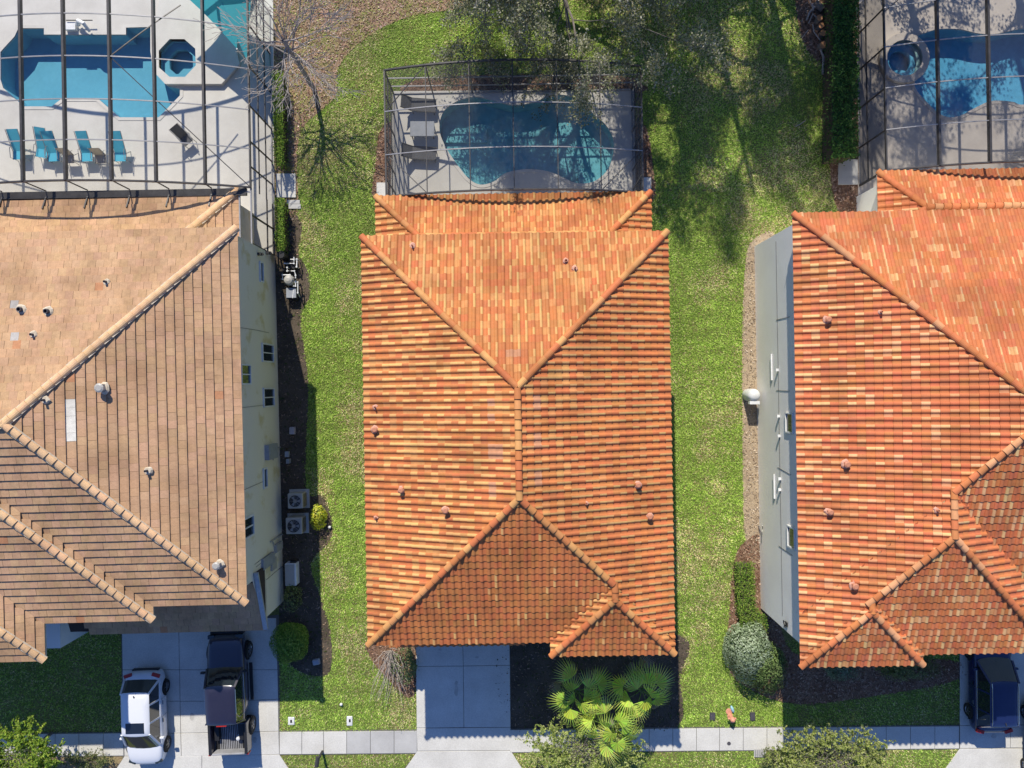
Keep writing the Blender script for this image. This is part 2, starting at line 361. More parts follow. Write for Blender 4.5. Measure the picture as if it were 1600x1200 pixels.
def swv(u): return 1146.5 - 0.0085 * u          # back edge of the sidewalk in the photo
def slab_run(parent, quads, z, m, alt=None, th=0.08):
    for i, q in enumerate(quads):
        lp = offset_loop(q, -0.012)
        n = len(lp); b = MB(); top = [(x, y, z) for x, y in lp]; bt = [(x, y, z - th) for x, y in offset_loop(lp, 0.0)]
        area = sum(lp[k][0] * lp[(k + 1) % n][1] - lp[(k + 1) % n][0] * lp[k][1] for k in range(n))
        if area < 0: top.reverse(); bt.reverse()
        # small arris round the top edge
        ins = [(x, y, z) for x, y in offset_loop([(p[0], p[1]) for p in top], -0.012)]
        top = [(p[0], p[1], z - 0.008) for p in top]
        b.poly(ins)
        for k in range(n):
            j = (k + 1) % n; b.poly([top[k], top[j], ins[j], ins[k]]); b.poly([bt[k], bt[j], top[j], top[k]])
        b.build('slab', alt[i] if alt and i in alt else m, parent)

sw = sheet('sidewalk', [pxl([(-500, 1149), (2100, 1127), (2100, 1165), (-500, 1187)])], 0.03, M['joint'], kind='structure')
us = [-60, -22, 14, 50, 87, 124, 162, 194, 239, 284, 329, 374, 437, 472, 506, 542, 579, 616, 652, 724, 797, 834, 870, 906, 942, 978, 1014, 1051, 1088, 1124, 1161, 1198, 1234, 1271, 1309, 1347, 1384, 1422, 1460, 1498, 1538, 1578, 1618, 1658]
quads = []
for a, b_ in zip(us[:-1], us[1:]):
    if 194 <= a < 436: continue
    if 652 <= a < 797 or a >= 1498: continue
    quads.append(pxl([(a, swv(a)), (b_, swv(b_)), (b_, swv(b_) + 35.5), (a, swv(a) + 35.5)]))
alt = {i: M['concrete_grey'] for i, q in enumerate(quads) if q[0][0] > P(541, 0)[0] - .1 and q[0][0] < P(640, 0)[0]}
slab_run(sw, quads, 0.05, M['concrete'], alt)

dl = sheet('left_driveway', [pxl([(190, 990), (436, 960), (438, 1183), (470, 1240), (150, 1240), (192, 1186)])], 0.028, M['joint'], kind='structure')
Q = lambda *p: pxl(p)
slab_run(dl, [Q((191, 985), (280, 985), (281, 1046), (192, 1046)), Q((280, 985), (354, 985), (355, 1046), (281, 1046)), Q((354, 965), (432, 965), (434, 1046), (355, 1046)),
              Q((192, 1046), (281, 1046), (282, 1095), (193, 1095)), Q((281, 1046), (355, 1046), (356, 1095), (282, 1095)), Q((355, 1046), (434, 1046), (435, 1092), (356, 1095)),
              Q((193, 1095), (282, 1095), (283, 1145), (194, 1145)), Q((282, 1095), (356, 1095), (357, 1144), (283, 1145)), Q((356, 1095), (435, 1092), (436, 1142), (357, 1144)),
              Q((194, 1145), (283, 1145), (284, 1181), (195, 1181)), Q((283, 1145), (357, 1144), (358, 1180), (284, 1181)), Q((357, 1144), (436, 1142), (437, 1178), (358, 1180)),
              Q((195, 1181), (316, 1180), (316, 1235), (160, 1235)), Q((316, 1180), (437, 1178), (474, 1235), (316, 1235))], 0.05, M['concrete'], {3: M['concrete']})
dm = sheet('middle_driveway', [pxl([(650, 995), (797, 995), (797, 1175), (840, 1240), (600, 1240), (652, 1175)])], 0.028, M['joint'], kind='structure')
slab_run(dm, [Q((650, 995), (723, 995), (724, 1040), (650, 1041)), Q((723, 995), (796, 995), (797, 1039), (724, 1040)),
              Q((650, 1041), (724, 1040), (725, 1136), (651, 1137)), Q((724, 1040), (797, 1039), (798, 1136), (725, 1136)),
              Q((651, 1137), (798, 1136), (798, 1172), (652, 1173)), Q((652, 1173), (798, 1172), (842, 1240), (606, 1240))], 0.05, M['concrete'])
dr = sheet('right_driveway', [pxl([(1498, 1000), (1700, 1000), (1700, 1240), (1450, 1240), (1500, 1170)])], 0.028, M['joint'], kind='structure')
slab_run(dr, [Q((1499, 1000), (1578, 1000), (1578, 1132), (1499, 1133)), Q((1578, 1000), (1700, 1000), (1700, 1132), (1578, 1132)),
              Q((1499, 1133), (1578, 1132), (1578, 1168), (1499, 1169)), Q((1578, 1132), (1700, 1132), (1700, 1168), (1578, 1168)),
              Q((1499, 1169), (1700, 1168), (1700, 1240), (1448, 1240))], 0.05, M['concrete'])
for u_, v_, a_, b__ in ((713, 1079, .10, .30), (713, 1067, .08, .12), (688, 1015, .08, .06), (745, 1027, .10, .05), (300, 1120, .12, .2), (398, 1156, .1, .16), (1553, 1150, .15, .12)):
    c_ = P(u_, v_, .0545); sheet('oil_stain', [[(c_.x + a_ * math.cos(t * .52) * (1 + .2 * math.sin(t * 2.1)), c_.y + b__ * math.sin(t * .52)) for t in range(12)]], .0545, M['concrete_stain'], parent=dm if 600 < u_ < 900 else (dl if u_ < 600 else dr))
sheet('road', [[(-90, -34), (90, -34), (90, -24), (-90, -24)]], 0.006, M['asphalt'], kind='structure')

# pads and small paving
for nm, pts, m, lab, z in (('concrete_pad', [(432, 272), (462, 272), (463, 309), (433, 309)], 'concrete', 'pale square concrete pad beside the left hedge', 0.10),
                        ('concrete_pad', [(1309, 250), (1339, 250), (1339, 289), (1309, 289)], 'concrete_grey', 'grey square concrete pad below the tall right hedge', 0.10),
                        ('concrete_pad', [(589, 286), (606, 286), (606, 308), (589, 308)], 'concrete', 'small pale pad at left foot of the middle pool cage', 0.10),
                        ('concrete_pad', [(1002, 278), (1017, 278), (1017, 300), (1002, 300)], 'concrete', 'small pale pad at right foot of the middle pool cage', 0.10)):
    sheet(nm, [pxl(pts)], z, M[m], 0.12, label=lab, cat='concrete pad')
for (u, v, w, h) in ((459, 316, 20, 6), (461, 323, 19, 7)):
    c = P(u, v); b = MB(); b.box((0, 0, 0.04), (w / 30, h / 30, 0.08), rnd.uniform(-.03, .03)); b.build('step_stone', M['concrete_grey'], None, (c.x, c.y, 0), label=('upper' if v < 320 else 'lower') + ' flat pale paver lying below the left concrete pad', cat='paver', group='pavers below the left concrete pad')

# pool decks, basins, water
def pool(name, label, loop, m_pl, m_w, m_deckring, depth=1.05, zt=0.06, wl=-0.06, steps=()):
    c = Vector((sum(p[0] for p in loop) / len(loop), sum(p[1] for p in loop) / len(loop)))
    root = empty(name, (c.x, c.y, 0), label=label, cat='swimming pool')
    lp = [(p[0] - c.x, p[1] - c.y) for p in loop]
    b = MB(); n = len(lp)
    for i in range(n):
        a, d = lp[i], lp[(i + 1) % n]
        b.poly([(a[0], a[1], zt - 0.01), (d[0], d[1], zt - 0.01), (d[0], d[1], -depth), (a[0], a[1], -depth)])
    w_ = b.build('basin_wall', m_pl, root)
    sheet('basin_floor', [offset_loop(lp, 0.02)], -depth, m_pl, parent=root)
    sheet('water_surface', [offset_loop(lp, -0.004)], wl, m_w, parent=root)
    sheet('coping', [offset_loop(lp, 0.16), lp], zt + 0.012, m_deckring, 0.06, parent=root)
    for pts, d in steps:
        sheet('step', [[(p[0] - c.x, p[1] - c.y) for p in pts]], -d, m_pl, 0.3, parent=root)
    return root

def clipbox(loop, x0, x1, y0, y1):
    """keep the part of a plan loop inside a rectangle"""
    def cl(pts, f):
        out = []
        for i in range(len(pts)):
            a, b = pts[i - 1], pts[i]; fa, fb = f(a), f(b)
            if fa * fb < 0: t = fa / (fa - fb); out.append((a[0] + t * (b[0] - a[0]), a[1] + t * (b[1] - a[1])))
            if fb >= 0: out.append(b)
        return out
    for f in (lambda p: p[0] - x0, lambda p: x1 - p[0], lambda p: p[1] - y0, lambda p: y1 - p[1]):
        loop = cl(loop, f)
    return loop
sheet('left_pool_deck', [pxl([(-300, -320), (425, -320), (429, 300), (429, 420), (-300, 420)]), POOL_L, offset_loop(SPA_L, 0.05)], 0.05, M['deck'], 0.05, kind='structure')
sheet('middle_pool_deck', [pxl([(614, 143), (990, 140), (995, 330), (610, 330)]), POOL_M], 0.05, M['deck'], 0.05, kind='structure')
sheet('right_pool_deck', [pxl([(1344, -320), (1900, -320), (1900, 330), (1340, 330)]), POOL_R, offset_loop(SPA_R, 0.05)], 0.05, M['deck_tan'], 0.05, kind='structure')
y55 = P(0, 55)[1]
pool('swimming_pool', 'angular turquoise pool with octagon ends inside the left cage', POOL_L, M['plaster_a'], M['water_a'], M['deck'],
     steps=[(clipbox(offset_loop(POOL_L, -0.01), P(186, 0)[0], P(255, 0)[0], P(0, 200)[1], P(0, 176)[1]), 0.35), (clipbox(offset_loop(POOL_L, -0.01), P(184, 0)[0], P(258, 0)[0], P(0, 176)[1] , P(0, 169)[1]), 0.6),
            (clipbox(offset_loop(POOL_L, -0.01), P(34, 0)[0], P(92, 0)[0], P(0, 172)[1], P(0, 160)[1]), 0.4)])
pool('swimming_pool', 'curved free form aqua pool inside the middle cage', POOL_M, M['plaster_b'], M['water_b'], M['deck'], depth=0.9,
     steps=[(clipbox(offset_loop(POOL_M, -0.01), P(690, 0)[0], P(760, 0)[0], P(0, 215)[1], P(0, 192)[1]), 0.75), (clipbox(offset_loop(POOL_M, -0.01), P(905, 0)[0], P(952, 0)[0], P(0, 295)[1], P(0, 274)[1]), 0.35), (clipbox(offset_loop(POOL_M, -0.01), P(905, 0)[0], P(956, 0)[0], P(0, 273.5)[1], P(0, 264)[1]), 0.6)])
pool('swimming_pool', 'wavy edged deep blue pool inside the right cage', POOL_R, M['plaster_c'], M['water_a'], M['deck_tan'], depth=0.9,
     steps=[(clipbox(offset_loop(POOL_R, -0.01), P(1440, 0)[0], P(1530, 0)[0], P(0, 190)[1], P(0, 176)[1]), 0.3), (clipbox(offset_loop(POOL_R, -0.01), P(1440, 0)[0], P(1530, 0)[0], P(0, 175.5)[1], P(0, 167)[1]), 0.55), (clipbox(offset_loop(POOL_R, -0.01), P(1440, 0)[0], P(1530, 0)[0], P(0, 166.5)[1], P(0, 158)[1]), 0.8)])

def spa(loop, label, deckloop, h, m_deck, m_pl, depth=0.7):
    c = Vector((sum(p[0] for p in loop) / len(loop), sum(p[1] for p in loop) / len(loop)))
    root = empty('spa', (c.x, c.y, 0), label=label, cat='hot tub'); t = lambda L: [(p[0] - c.x, p[1] - c.y) for p in L]
    sheet('raised_deck', [t(deckloop), t(loop)], h, m_deck, h, parent=root)
    b = MB(); lp = t(loop); n = len(lp)
    for i in range(n):
        a, d = lp[i], lp[(i + 1) % n]; b.poly([(a[0], a[1], h - .01), (d[0], d[1], h - .01), (d[0], d[1], -depth), (a[0], a[1], -depth)])
    b.build('basin_wall', m_pl, root); sheet('basin_floor', [offset_loop(lp, .02)], -depth, m_pl, parent=root)
    inn = offset_loop(lp, -0.33); sheet('bench', [offset_loop(lp, -.005), inn], -0.15, m_pl, 0.3, parent=root)
    sheet('water_surface', [offset_loop(lp, -.004)], h - 0.1, M['water_a'], parent=root)
spa(SPA_L, 'octagonal hot tub set into a raised pale platform', pxl([(239.5, 42), (262, -60), (420, -60), (366, 62), (374, 100), (346, 131), (258, 131), (241, 113)], 0.28), 0.28, M['deck'], M['plaster_a'])
spa(SPA_R, 'round hot tub with a raised ring wall at the blue pool', [(SPA_R_C.x + 1.28 * math.cos(2 * math.pi * k / 48), SPA_R_C.y + 1.28 * math.sin(2 * math.pi * k / 48)) for k in range(48)], 0.3, M['deck_tan'], M['plaster_c'])
# ------------------------------------------------------------------ roofs
PITCH = 0.375; ALPHA = math.atan(PITCH); CA = math.cos(ALPHA); SA = math.sin(ALPHA)
key_ = {'W': 'x0', 'E': 'x1', 'S': 'y0', 'N': 'y1'}
SIDES = {'W': (1, 0), 'E': (-1, 0), 'S': (0, 1), 'N': (0, -1)}     # up-slope direction in plan

def plane_h(b, s, x, y):
    t = {'W': x - b['x0'], 'E': b['x1'] - x, 'S': y - b['y0'], 'N': b['y1'] - y}[s]
    return b['z'] + PITCH * t
def block_h(b, x, y):
    if x < b['x0'] or x > b['x1'] or y < b['y0'] or y > b['y1']: return -99
    return min(plane_h(b, s, x, y) for s in b.get('sides', 'WESN'))
def roof_h(blocks, x, y, skip=None): return max([block_h(b, x, y) for b in blocks if b is not skip] + [-99])

def clip_poly(pts, g):
    out = []
    for i in range(len(pts)):
        a, b = pts[i - 1], pts[i]; ga, gb = g(a), g(b)
        if ga * gb < 0: out.append(a + (b - a) * (ga / (ga - gb)))
        if gb >= 0: out.append(b)
    return out

def s_tile(w, L, style):
    """quads of one roof tile in its own frame: x across, y up the slope, z out; each with a strip index"""
    q = []
    if style == 's':
        prof = [(-0.52, 0.004), (-0.46, 0.045), (-0.33, 0.066), (-0.17, 0.068), (-0.03, 0.046), (0.06, 0.010), (0.22, 0.0), (0.40, 0.004), (0.50, 0.018)]
        pts = [(x * w, z) for x, z in prof]; lift = 0.036; th = 0.022
    elif style == 'f':
        pts = [(-0.5 * w + .003, 0.0), (0.5 * w - .003, 0.0)]; lift = 0.062; th = 0.052
    for i in range(len(pts) - 1):
        (xa, za), (xb, zb) = pts[i], pts[i + 1]
        q.append(([(xa, 0, za + lift), (xb, 0, zb + lift), (xb, L, zb), (xa, L, za)], i, 0))
        q.append(([(xa, 0, za + lift - th), (xb, 0, zb + lift - th), (xb, 0, zb + lift), (xa, 0, za + lift)], i, 1))
    xa, za = pts[0]; xb, zb = pts[-1]
    q.append(([(xa, L, za - th), (xa, 0, za + lift - th), (xa, 0, za + lift), (xa, L, za)], 0, 2))
    q.append(([(xb, 0, zb + lift - th), (xb, L, zb - th), (xb, L, zb), (xb, 0, zb + lift)], len(pts) - 2, 2))
    return q

def pal_mid(r, s='N'):
    o = (0.54 * r.uniform(.9, 1.07), 0.188 * r.uniform(.88, 1.1), 0.060); y = (0.68 * r.uniform(.94, 1.05), 0.385 * r.uniform(.94, 1.05), 0.135)
    m_ = tuple((a * .6 + b * .4) for a, b in zip(o, y)); k = r.random() * (.46 if s == 'S' else (.75 if s == 'E' else 1.0)); return (o, o) if k < 0.40 else ((y, o) if k < 0.74 else ((m_, m_) if k < 0.86 else ((y, m_) if k < .95 else (o, m_))))
def pal_right(r, s='N'):
    o = (0.57 * r.uniform(.9, 1.06), 0.180 * r.uniform(.88, 1.12), 0.066 * r.uniform(.9, 1.1)); y = (0.72 * r.uniform(.94, 1.03), 0.43 * r.uniform(.9, 1.08), 0.19)
    m_ = tuple((a + b) / 2 for a, b in zip(o, y)); k = r.random()
    return (o, o) if k < 0.56 else ((y, o) if k < 0.74 else ((m_, o) if k < 0.95 else (y, m_)))
def pal_left(r, s='N'):
    t = r.uniform(.90, 1.05); o = (0.53 * t, 0.325 * t * r.uniform(.97, 1.04), 0.185 * t * r.uniform(.95, 1.04))
    if r.random() < 0.008: o = (0.50, 0.24, 0.12)
    return (o, o)

def shaded_edge_col(c, style): return tuple(x * (0.36 if style == 's' else 0.42) for x in c)  # darkens tile noses and sides, painting in the shaded course lines

def build_roof(house, M_inv, blocks, style, palette, seed, w, e, special=(), caps=None, n_single=288, mortar=False, fascia_c='trim'):
    """M_inv: world->house-local. Lays tiles on every visible slope, clipped at the hips, with single tiles as objects"""
    r = random.Random(seed); tmat = M['stile'] if style == 's' else M['ftile']
    Mw = M_inv.inverted()
    deck = MB()
    for bi, b in enumerate(blocks):
        x0, x1, y0, y1, z = b['x0'] + .05, b['x1'] - .05, b['y0'] + .05, b['y1'] - .05, b['z'] - 0.045 - 0.003 * bi
        wx, wy = x1 - x0, y1 - y0; sides = b.get('sides', 'WESN')
        if len(sides) < 4:     # lean-to roofs: only the listed planes
            top = b['z'] - .045 + PITCH * (y1 - y0)
            if 'S' in sides: vs = [(x0, y0, z), (x1, y0, z), (x1, y1, top), (x0, y1, top), (x0, y1, z), (x1, y1, z)]; deck.add(vs, [(0, 1, 2, 3), (1, 5, 2), (0, 3, 4), (3, 2, 5, 4), (0, 4, 5, 1)])
            continue
        if wx < wy: h = wx / 2; rp = [(x0 + h, y0 + h), (x0 + h, y1 - h)]
        else: h = wy / 2; rp = [(x0 + h, y0 + h), (x1 - h, y0 + h)]
        zt = z + PITCH * h; vs = [(x0, y0, z), (x1, y0, z), (x1, y1, z), (x0, y1, z), (rp[0][0], rp[0][1], zt), (rp[1][0], rp[1][1], zt)]
        if wx < wy: fs = [(0, 1, 4), (1, 2, 5, 4), (2, 3, 5), (3, 0, 4, 5), (3, 2, 1, 0)]
        else: fs = [(0, 1, 5, 4), (1, 2, 5), (2, 3, 4, 5), (3, 0, 4), (3, 2, 1, 0)]
        deck.add(vs, fs)
    roof = deck.build('roof', M['felt'], house)
    fas = MB()
    for bi, b in enumerate(blocks):
        zf = b['z'] - 0.16 - 0.003 * bi; k = 0.005 * bi
        X0, X1, Y0, Y1 = b['x0'] + .06 + k, b['x1'] - .06 - k, b['y0'] + .06 + k, b['y1'] - .06 - k
        for (p, q) in (((X0, Y0), (X1, Y0)), ((X1, Y0), (X1, Y1)), ((X1, Y1), (X0, Y1)), ((X0, Y1), (X0, Y0))):
            # only where this eave is not under another roof block
            n = max(1, int(math.dist(p, q) / 0.5))
            for i in range(n):
                a = (p[0] + (q[0] - p[0]) * i / n, p[1] + (q[1] - p[1]) * i / n); c = (p[0] + (q[0] - p[0]) * (i + 1) / n, p[1] + (q[1] - p[1]) * (i + 1) / n)
                mx, my = (a[0] + c[0]) / 2, (a[1] + c[1]) / 2
                if roof_h(blocks, mx, my, b) > b['z'] - .2: continue
                fas.bar((*a, zf), (*c, zf), 0.03, 0.2)
    fas.build('fascia', M[fascia_c], roof)
    field = MB(); singles = []
    variants = []
    for k in range(40):
        ca, cb = palette(r); mb = MB()
        for pts, si, kind in s_tile(w, e / CA + 0.07, style):
            c = (ca if (si < 3 or style == 'f') else cb)
            mb.poly(pts, c if kind == 0 else shaded_edge_col(c, style))
        variants.append(mb.mesh('roof_tile', tmat))
    L = e / CA + 0.07; quads = s_tile(w, L, style)
    for bi, b in enumerate(blocks):
        sides = b.get('sides', 'WESN'); wx, wy = b['x1'] - b['x0'], b['y1'] - b['y0']
        for s in sides:
            ux, uy = SIDES[s]; us = Vector((ux * CA, uy * CA, SA)); nrm = Vector((-ux * SA, -uy * SA, CA)); a = us.cross(nrm)
            O = Vector({'W': (b['x0'], b['y1'], b['z']), 'E': (b['x1'], b['y0'], b['z']), 'S': (b['x0'], b['y0'], b['z']), 'N': (b['x1'], b['y1'], b['z'])}[s])
            # eave runs along a from O
            run = wy if s in 'WE' else wx
            depth = (wx if s in 'WE' else wy) if len(sides) < 4 else min(wx, wy) / 2 + 0.001
            nrow = int(math.ceil(depth / e)); ncol = int(math.ceil(run / w)) + 1
            others = [q for q in sides if q != s]
            for j in range(nrow):
                stag = (0.5 * w * (j % 2) if style == 'f' else 0.0)
                for i in range(-1, ncol):
                    sx = (i + 0.5) * w - stag; base = O + a * sx + us * ((j * e - 0.05) / CA)
                    cen = base + us * (L * 0.5)
                    if cen.x < b['x0'] - w or cen.x > b['x1'] + w or cen.y < b['y0'] - w or cen.y > b['y1'] + w: continue
                    U, V = px(Mw @ cen)
                    if not (-25 < U < 1625 and -25 < V < 1225): continue
                    # skip if another slope of the block is far below, or another block covers it
                    hp = plane_h(b, s, cen.x, cen.y)
                    if any(plane_h(b, q, cen.x, cen.y) < hp - PITCH * 0.5 for q in others): continue
                    cs = [base + a * dx + us * dy for dx in (-w / 2, w / 2) for dy in (0.0, L)]
                    if all(roof_h(blocks, c.x, c.y, b) > c.z + 0.05 for c in cs): continue
                    if roof_h(blocks[:bi], cen.x, cen.y) > min(plane_h(b, q, cen.x, cen.y) for q in sides) - 1e-5: continue
                    twin = any(o2 is not b and abs(o2[key_[s]] - b[key_[s]]) < 1e-6 and abs(o2['z'] - b['z']) < 1e-6 and s in o2.get('sides', 'WESN') and
                               max(block_h(o2, q_.x, q_.y) for q_ in cs + [cen]) > -50 and all(roof_h(blocks, q_.x, q_.y) >= plane_h(b, s, q_.x, q_.y) - .012 for q_ in cs) for o2 in blocks)
                    if twin and block_h(b, cen.x, cen.y) < hp - 1e-5: continue
                    z_off = r.uniform(-.003, .003); jit = r.uniform(-.004, .004)
                    bb = base + nrm * z_off + a * jit
                    spec = None
                    for (su, sv, scol) in special:
                        if abs(U - su) < 7.0 and abs(V - sv) < 6.0: spec = scol
                    intact = len(sides) == 4 and spec is None and all(min(plane_h(b, q, c.x, c.y) for q in others) >= c.z + 0.02 for c in cs)
                    if intact:
                        area = (F / (CAM_H - (Mw @ cen).z)) ** 2 * max(0.05, (Mw.to_3x3() @ nrm).dot((Vector((0, 0, CAM_H)) - (Mw @ cen)).normalized()))
                        singles.append([area * r.uniform(.995, 1.005), bb, a, us, nrm, s]); continue
                    ca, cb = palette(r, s) if spec is None else (spec, spec)
                    for pts, si, kind in quads:
                        P3 = [bb + a * p[0] + us * p[1] + nrm * p[2] for p in pts]
                        for q in ([] if twin else others):
                            if len(P3) < 3: break
                            P3 = clip_poly(P3, lambda v: plane_h(b, q, v.x, v.y) - plane_h(b, s, v.x, v.y) + 0.004)
                        if len(sides) < 4 and len(P3) >= 3:
                            for g_ in (lambda v: v.x - b['x0'], lambda v: b['x1'] - v.x, lambda v: b['y1'] - v.y):
                                if len(P3) >= 3: P3 = clip_poly(P3, g_)
                        if len(P3) >= 3:
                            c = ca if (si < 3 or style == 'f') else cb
                            field.poly(P3, c if kind == 0 else shaded_edge_col(c, style))
    singles.sort(key=lambda t: -t[0])
    for k, (_, bb, a, us, nrm, s) in enumerate(singles):
        if k < n_single:
            o = bpy.data.objects.new('roof_tile', variants[r.randrange(len(variants))])
            mtx = Matrix((a, us, nrm)).transposed().to_4x4(); mtx.translation = bb
            link(o, roof); o.matrix_basis = mtx
        else:
            ca, cb = palette(r, s)
            for pts, si, kind in quads:
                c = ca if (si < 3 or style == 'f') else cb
                field.poly([bb + a * p[0] + us * p[1] + nrm * p[2] for p in pts], c if kind == 0 else shaded_edge_col(c, style))
    field.build('tile_field', tmat, roof, kind='stuff')
    # hip and ridge caps
    cw = 0.15 if style == 's' else 0.17; cl_ = 0.40
    capv = []
    for k in range(8):
        ca, cb = palette(r); c = tuple((x + y) / 2 for x, y in zip(ca, cb))
        if style == 'f': c = (0.66 * r.uniform(.95, 1.05), 0.43 * r.uniform(.95, 1.04), 0.235)
        else: c = tuple(min(.9, x * 1.02) for x in c)
        mb = MB(); N = 7; LL = cl_ + 0.05
        ring = lambda y, rr, up: [(rr * math.cos(math.pi * t / N), y, up + rr * 0.72 * math.sin(math.pi * t / N)) for t in range(N + 1)]
        lo = ring(0, cw, 0.035); lo2 = ring(0, cw - .025, 0.03); hi = ring(LL, cw * 0.86, 0.0)
        for t in range(N):
            mb.poly([lo[t + 1], lo[t], hi[t], hi[t + 1]], c); mb.poly([lo2[t], lo[t], lo[t + 1], lo2[t + 1]], tuple(x * .5 for x in c))
        capv.append(mb.mesh('ridge_cap', tmat))
    mo = MB()
    for bi, b in enumerate(blocks):
        if len(b.get('sides', 'WESN')) < 4: continue
        x0, x1, y0, y1, z = b['x0'], b['x1'], b['y0'], b['y1'], b['z']; wx, wy = x1 - x0, y1 - y0; h = min(wx, wy) / 2; zt = z + PITCH * h
        if wx < wy: r0, r1 = Vector((x0 + h, y0 + h, zt)), Vector((x0 + h, y1 - h, zt)); near = {(x0, y0): r0, (x1, y0): r0, (x0, y1): r1, (x1, y1): r1}
        else: r0, r1 = Vector((x0 + h, y0 + h, zt)), Vector((x1 - h, y0 + h, zt)); near = {(x0, y0): r0, (x0, y1): r0, (x1, y0): r1, (x1, y1): r1}
        lines = [(Vector((cx, cy, z)), q) for (cx, cy), q in near.items()]
        if (r1 - r0).length > 0.2: lines.append((r0, r1))
        for p, q in lines:
            d = (q - p); ln = d.length; d.normalize(); x = d.cross(Vector((0, 0, 1))).normalized(); n_ = x.cross(d)
            nc = int(ln / cl_)
            for i in range(nc + 1):
                bp = p + d * (i * cl_ - 0.06); mid = bp + d * (cl_ * .5)
                if i == nc and (ln - i * cl_) < cl_ * .45: continue
                U, V = px(Mw @ mid)
                if not (-20 < U < 1620 and -20 < V < 1220): continue
                if roof_h(blocks, mid.x, mid.y, b) > mid.z + 0.04: continue
                if any(roof_h(blocks, mid.x + x.x * s_, mid.y + x.y * s_) > max(mid.z - 1.2, block_h(b, mid.x + x.x * s_, mid.y + x.y * s_)) + 0.035 for s_ in (-.15, .15)): continue
                o = bpy.data.objects.new('ridge_cap', capv[r.randrange(8)]); mtx = Matrix((x, d, n_)).transposed().to_4x4()
                mtx.translation = bp + n_ * (0.035 if style == 's' else 0.03) + n_ * r.uniform(-.004, .004); link(o, roof); o.matrix_basis = mtx
                if mortar:
                    mo.bar(bp - n_ * .015 + Vector((0, 0, .06)), bp + d * (cl_ * .99) - n_ * .015 + Vector((0, 0, .06)), 0.36 + r.uniform(-.03, .03), 0.05)
    if mortar: mo.build('ridge_mortar', M['flash'], roof, kind='stuff')
    else:
        pass
    return roof

def frame_of(loc, rz):
    return Matrix.Translation(Vector(loc)) @ Matrix.Rotation(rz, 4, 'Z')

def on_roof(blocks, Minv, u, v):
    z = 8.0
    for _ in range(8):
        p = Minv @ P(u, v, z); h = roof_h(blocks, p.x, p.y)
        if h < 0: h = 6.5
        z = 0.5 * z + 0.5 * h
    p = Minv @ P(u, v, z); return Vector((p.x, p.y, roof_h(blocks, p.x, p.y)))

def vent(house, p, rad, h, m_pipe, m_fl, fl=0.22, hood=False, rr=rnd):
    e_ = empty('vent_pipe', (p.x, p.y, p.z + .05), rr.uniform(-.3, .3), parent=house)
    b = MB(); N = 9
    ring0 = [(fl * rr.uniform(.75, 1.15) * math.cos(2 * math.pi * k / N), fl * rr.uniform(.75, 1.15) * math.sin(2 * math.pi * k / N), 0.0) for k in range(N)]
    ring1 = [(x * .7, y * .7, 0.06) for x, y, _ in ring0]
    b.poly(ring1)
    for k in range(N): b.poly([ring0[k], ring0[(k + 1) % N], ring1[(k + 1) % N], ring1[k]])
    b.build('flashing', m_fl, e_)
    b = MB()
    if hood:
        b.box((0, 0, h * .5), (rad * 1.6, rad * 1.6, h)); b.lathe((0, 0, h), [(rad * 1.25, 0), (rad * 1.3, .04), (rad * .8, .08)], 10); b.build('hood', m_pipe, e_)
    else:
        b.lathe((0, 0, -.1), [(rad, 0), (rad, h + .1), (rad * .72, h + .1), (rad * .7, h - .02)], 12); b.build('pipe', m_pipe, e_, smooth=False)
    return e_

def window(house, c, ax, w, h, m_fr=None, panes=2, out=0.03, nrm=None):
    """c: centre on the wall (local), ax: unit vector along the wall, nrm: outward"""
    ax = Vector(ax); nrm = Vector(nrm); c = Vector(c); up = Vector((0, 0, 1))
    fr = MB(); t = 0.07
    for s in (-1, 1):
        fr.bar(c + ax * s * (w / 2) - up * (h / 2 + t / 2) + nrm * out, c + ax * s * (w / 2) + up * (h / 2 + t / 2) + nrm * out, 0.09, t)
        fr.bar(c - ax * (w / 2 - t / 2) + up * s * (h / 2) + nrm * out, c + ax * (w / 2 - t / 2) + up * s * (h / 2) + nrm * out, 0.09, t)
    if panes == 2: fr.bar(c - up * (h / 2 - t / 2) + nrm * out, c + up * (h / 2 - t / 2) + nrm * out, 0.05, 0.05)
    f = fr.build('window', m_fr or M['white'], house)
    for k in range(panes):
        ww = w / panes; cc = c + ax * ((k + .5) * ww - w / 2); g = MB(); p = nrm * 0.012
        g.poly([cc - ax * (ww / 2 - .03) - up * (h / 2 - .03) + p, cc + ax * (ww / 2 - .03) - up * (h / 2 - .03) + p, cc + ax * (ww / 2 - .03) + up * (h / 2 - .03) + p, cc - ax * (ww / 2 - .03) + up * (h / 2 - .03) + p])
        g.build('pane', M['glass'], f)
    return f

def walls(house, rects, m):
    b = MB()
    for (x0, x1, y0, y1, z0, z1) in rects: b.box(((x0 + x1) / 2, (y0 + y1) / 2, (z0 + z1) / 2), (x1 - x0, y1 - y0, z1 - z0))
    return b.build('wall', m, house)

PINK = (0.56, 0.27, 0.14)
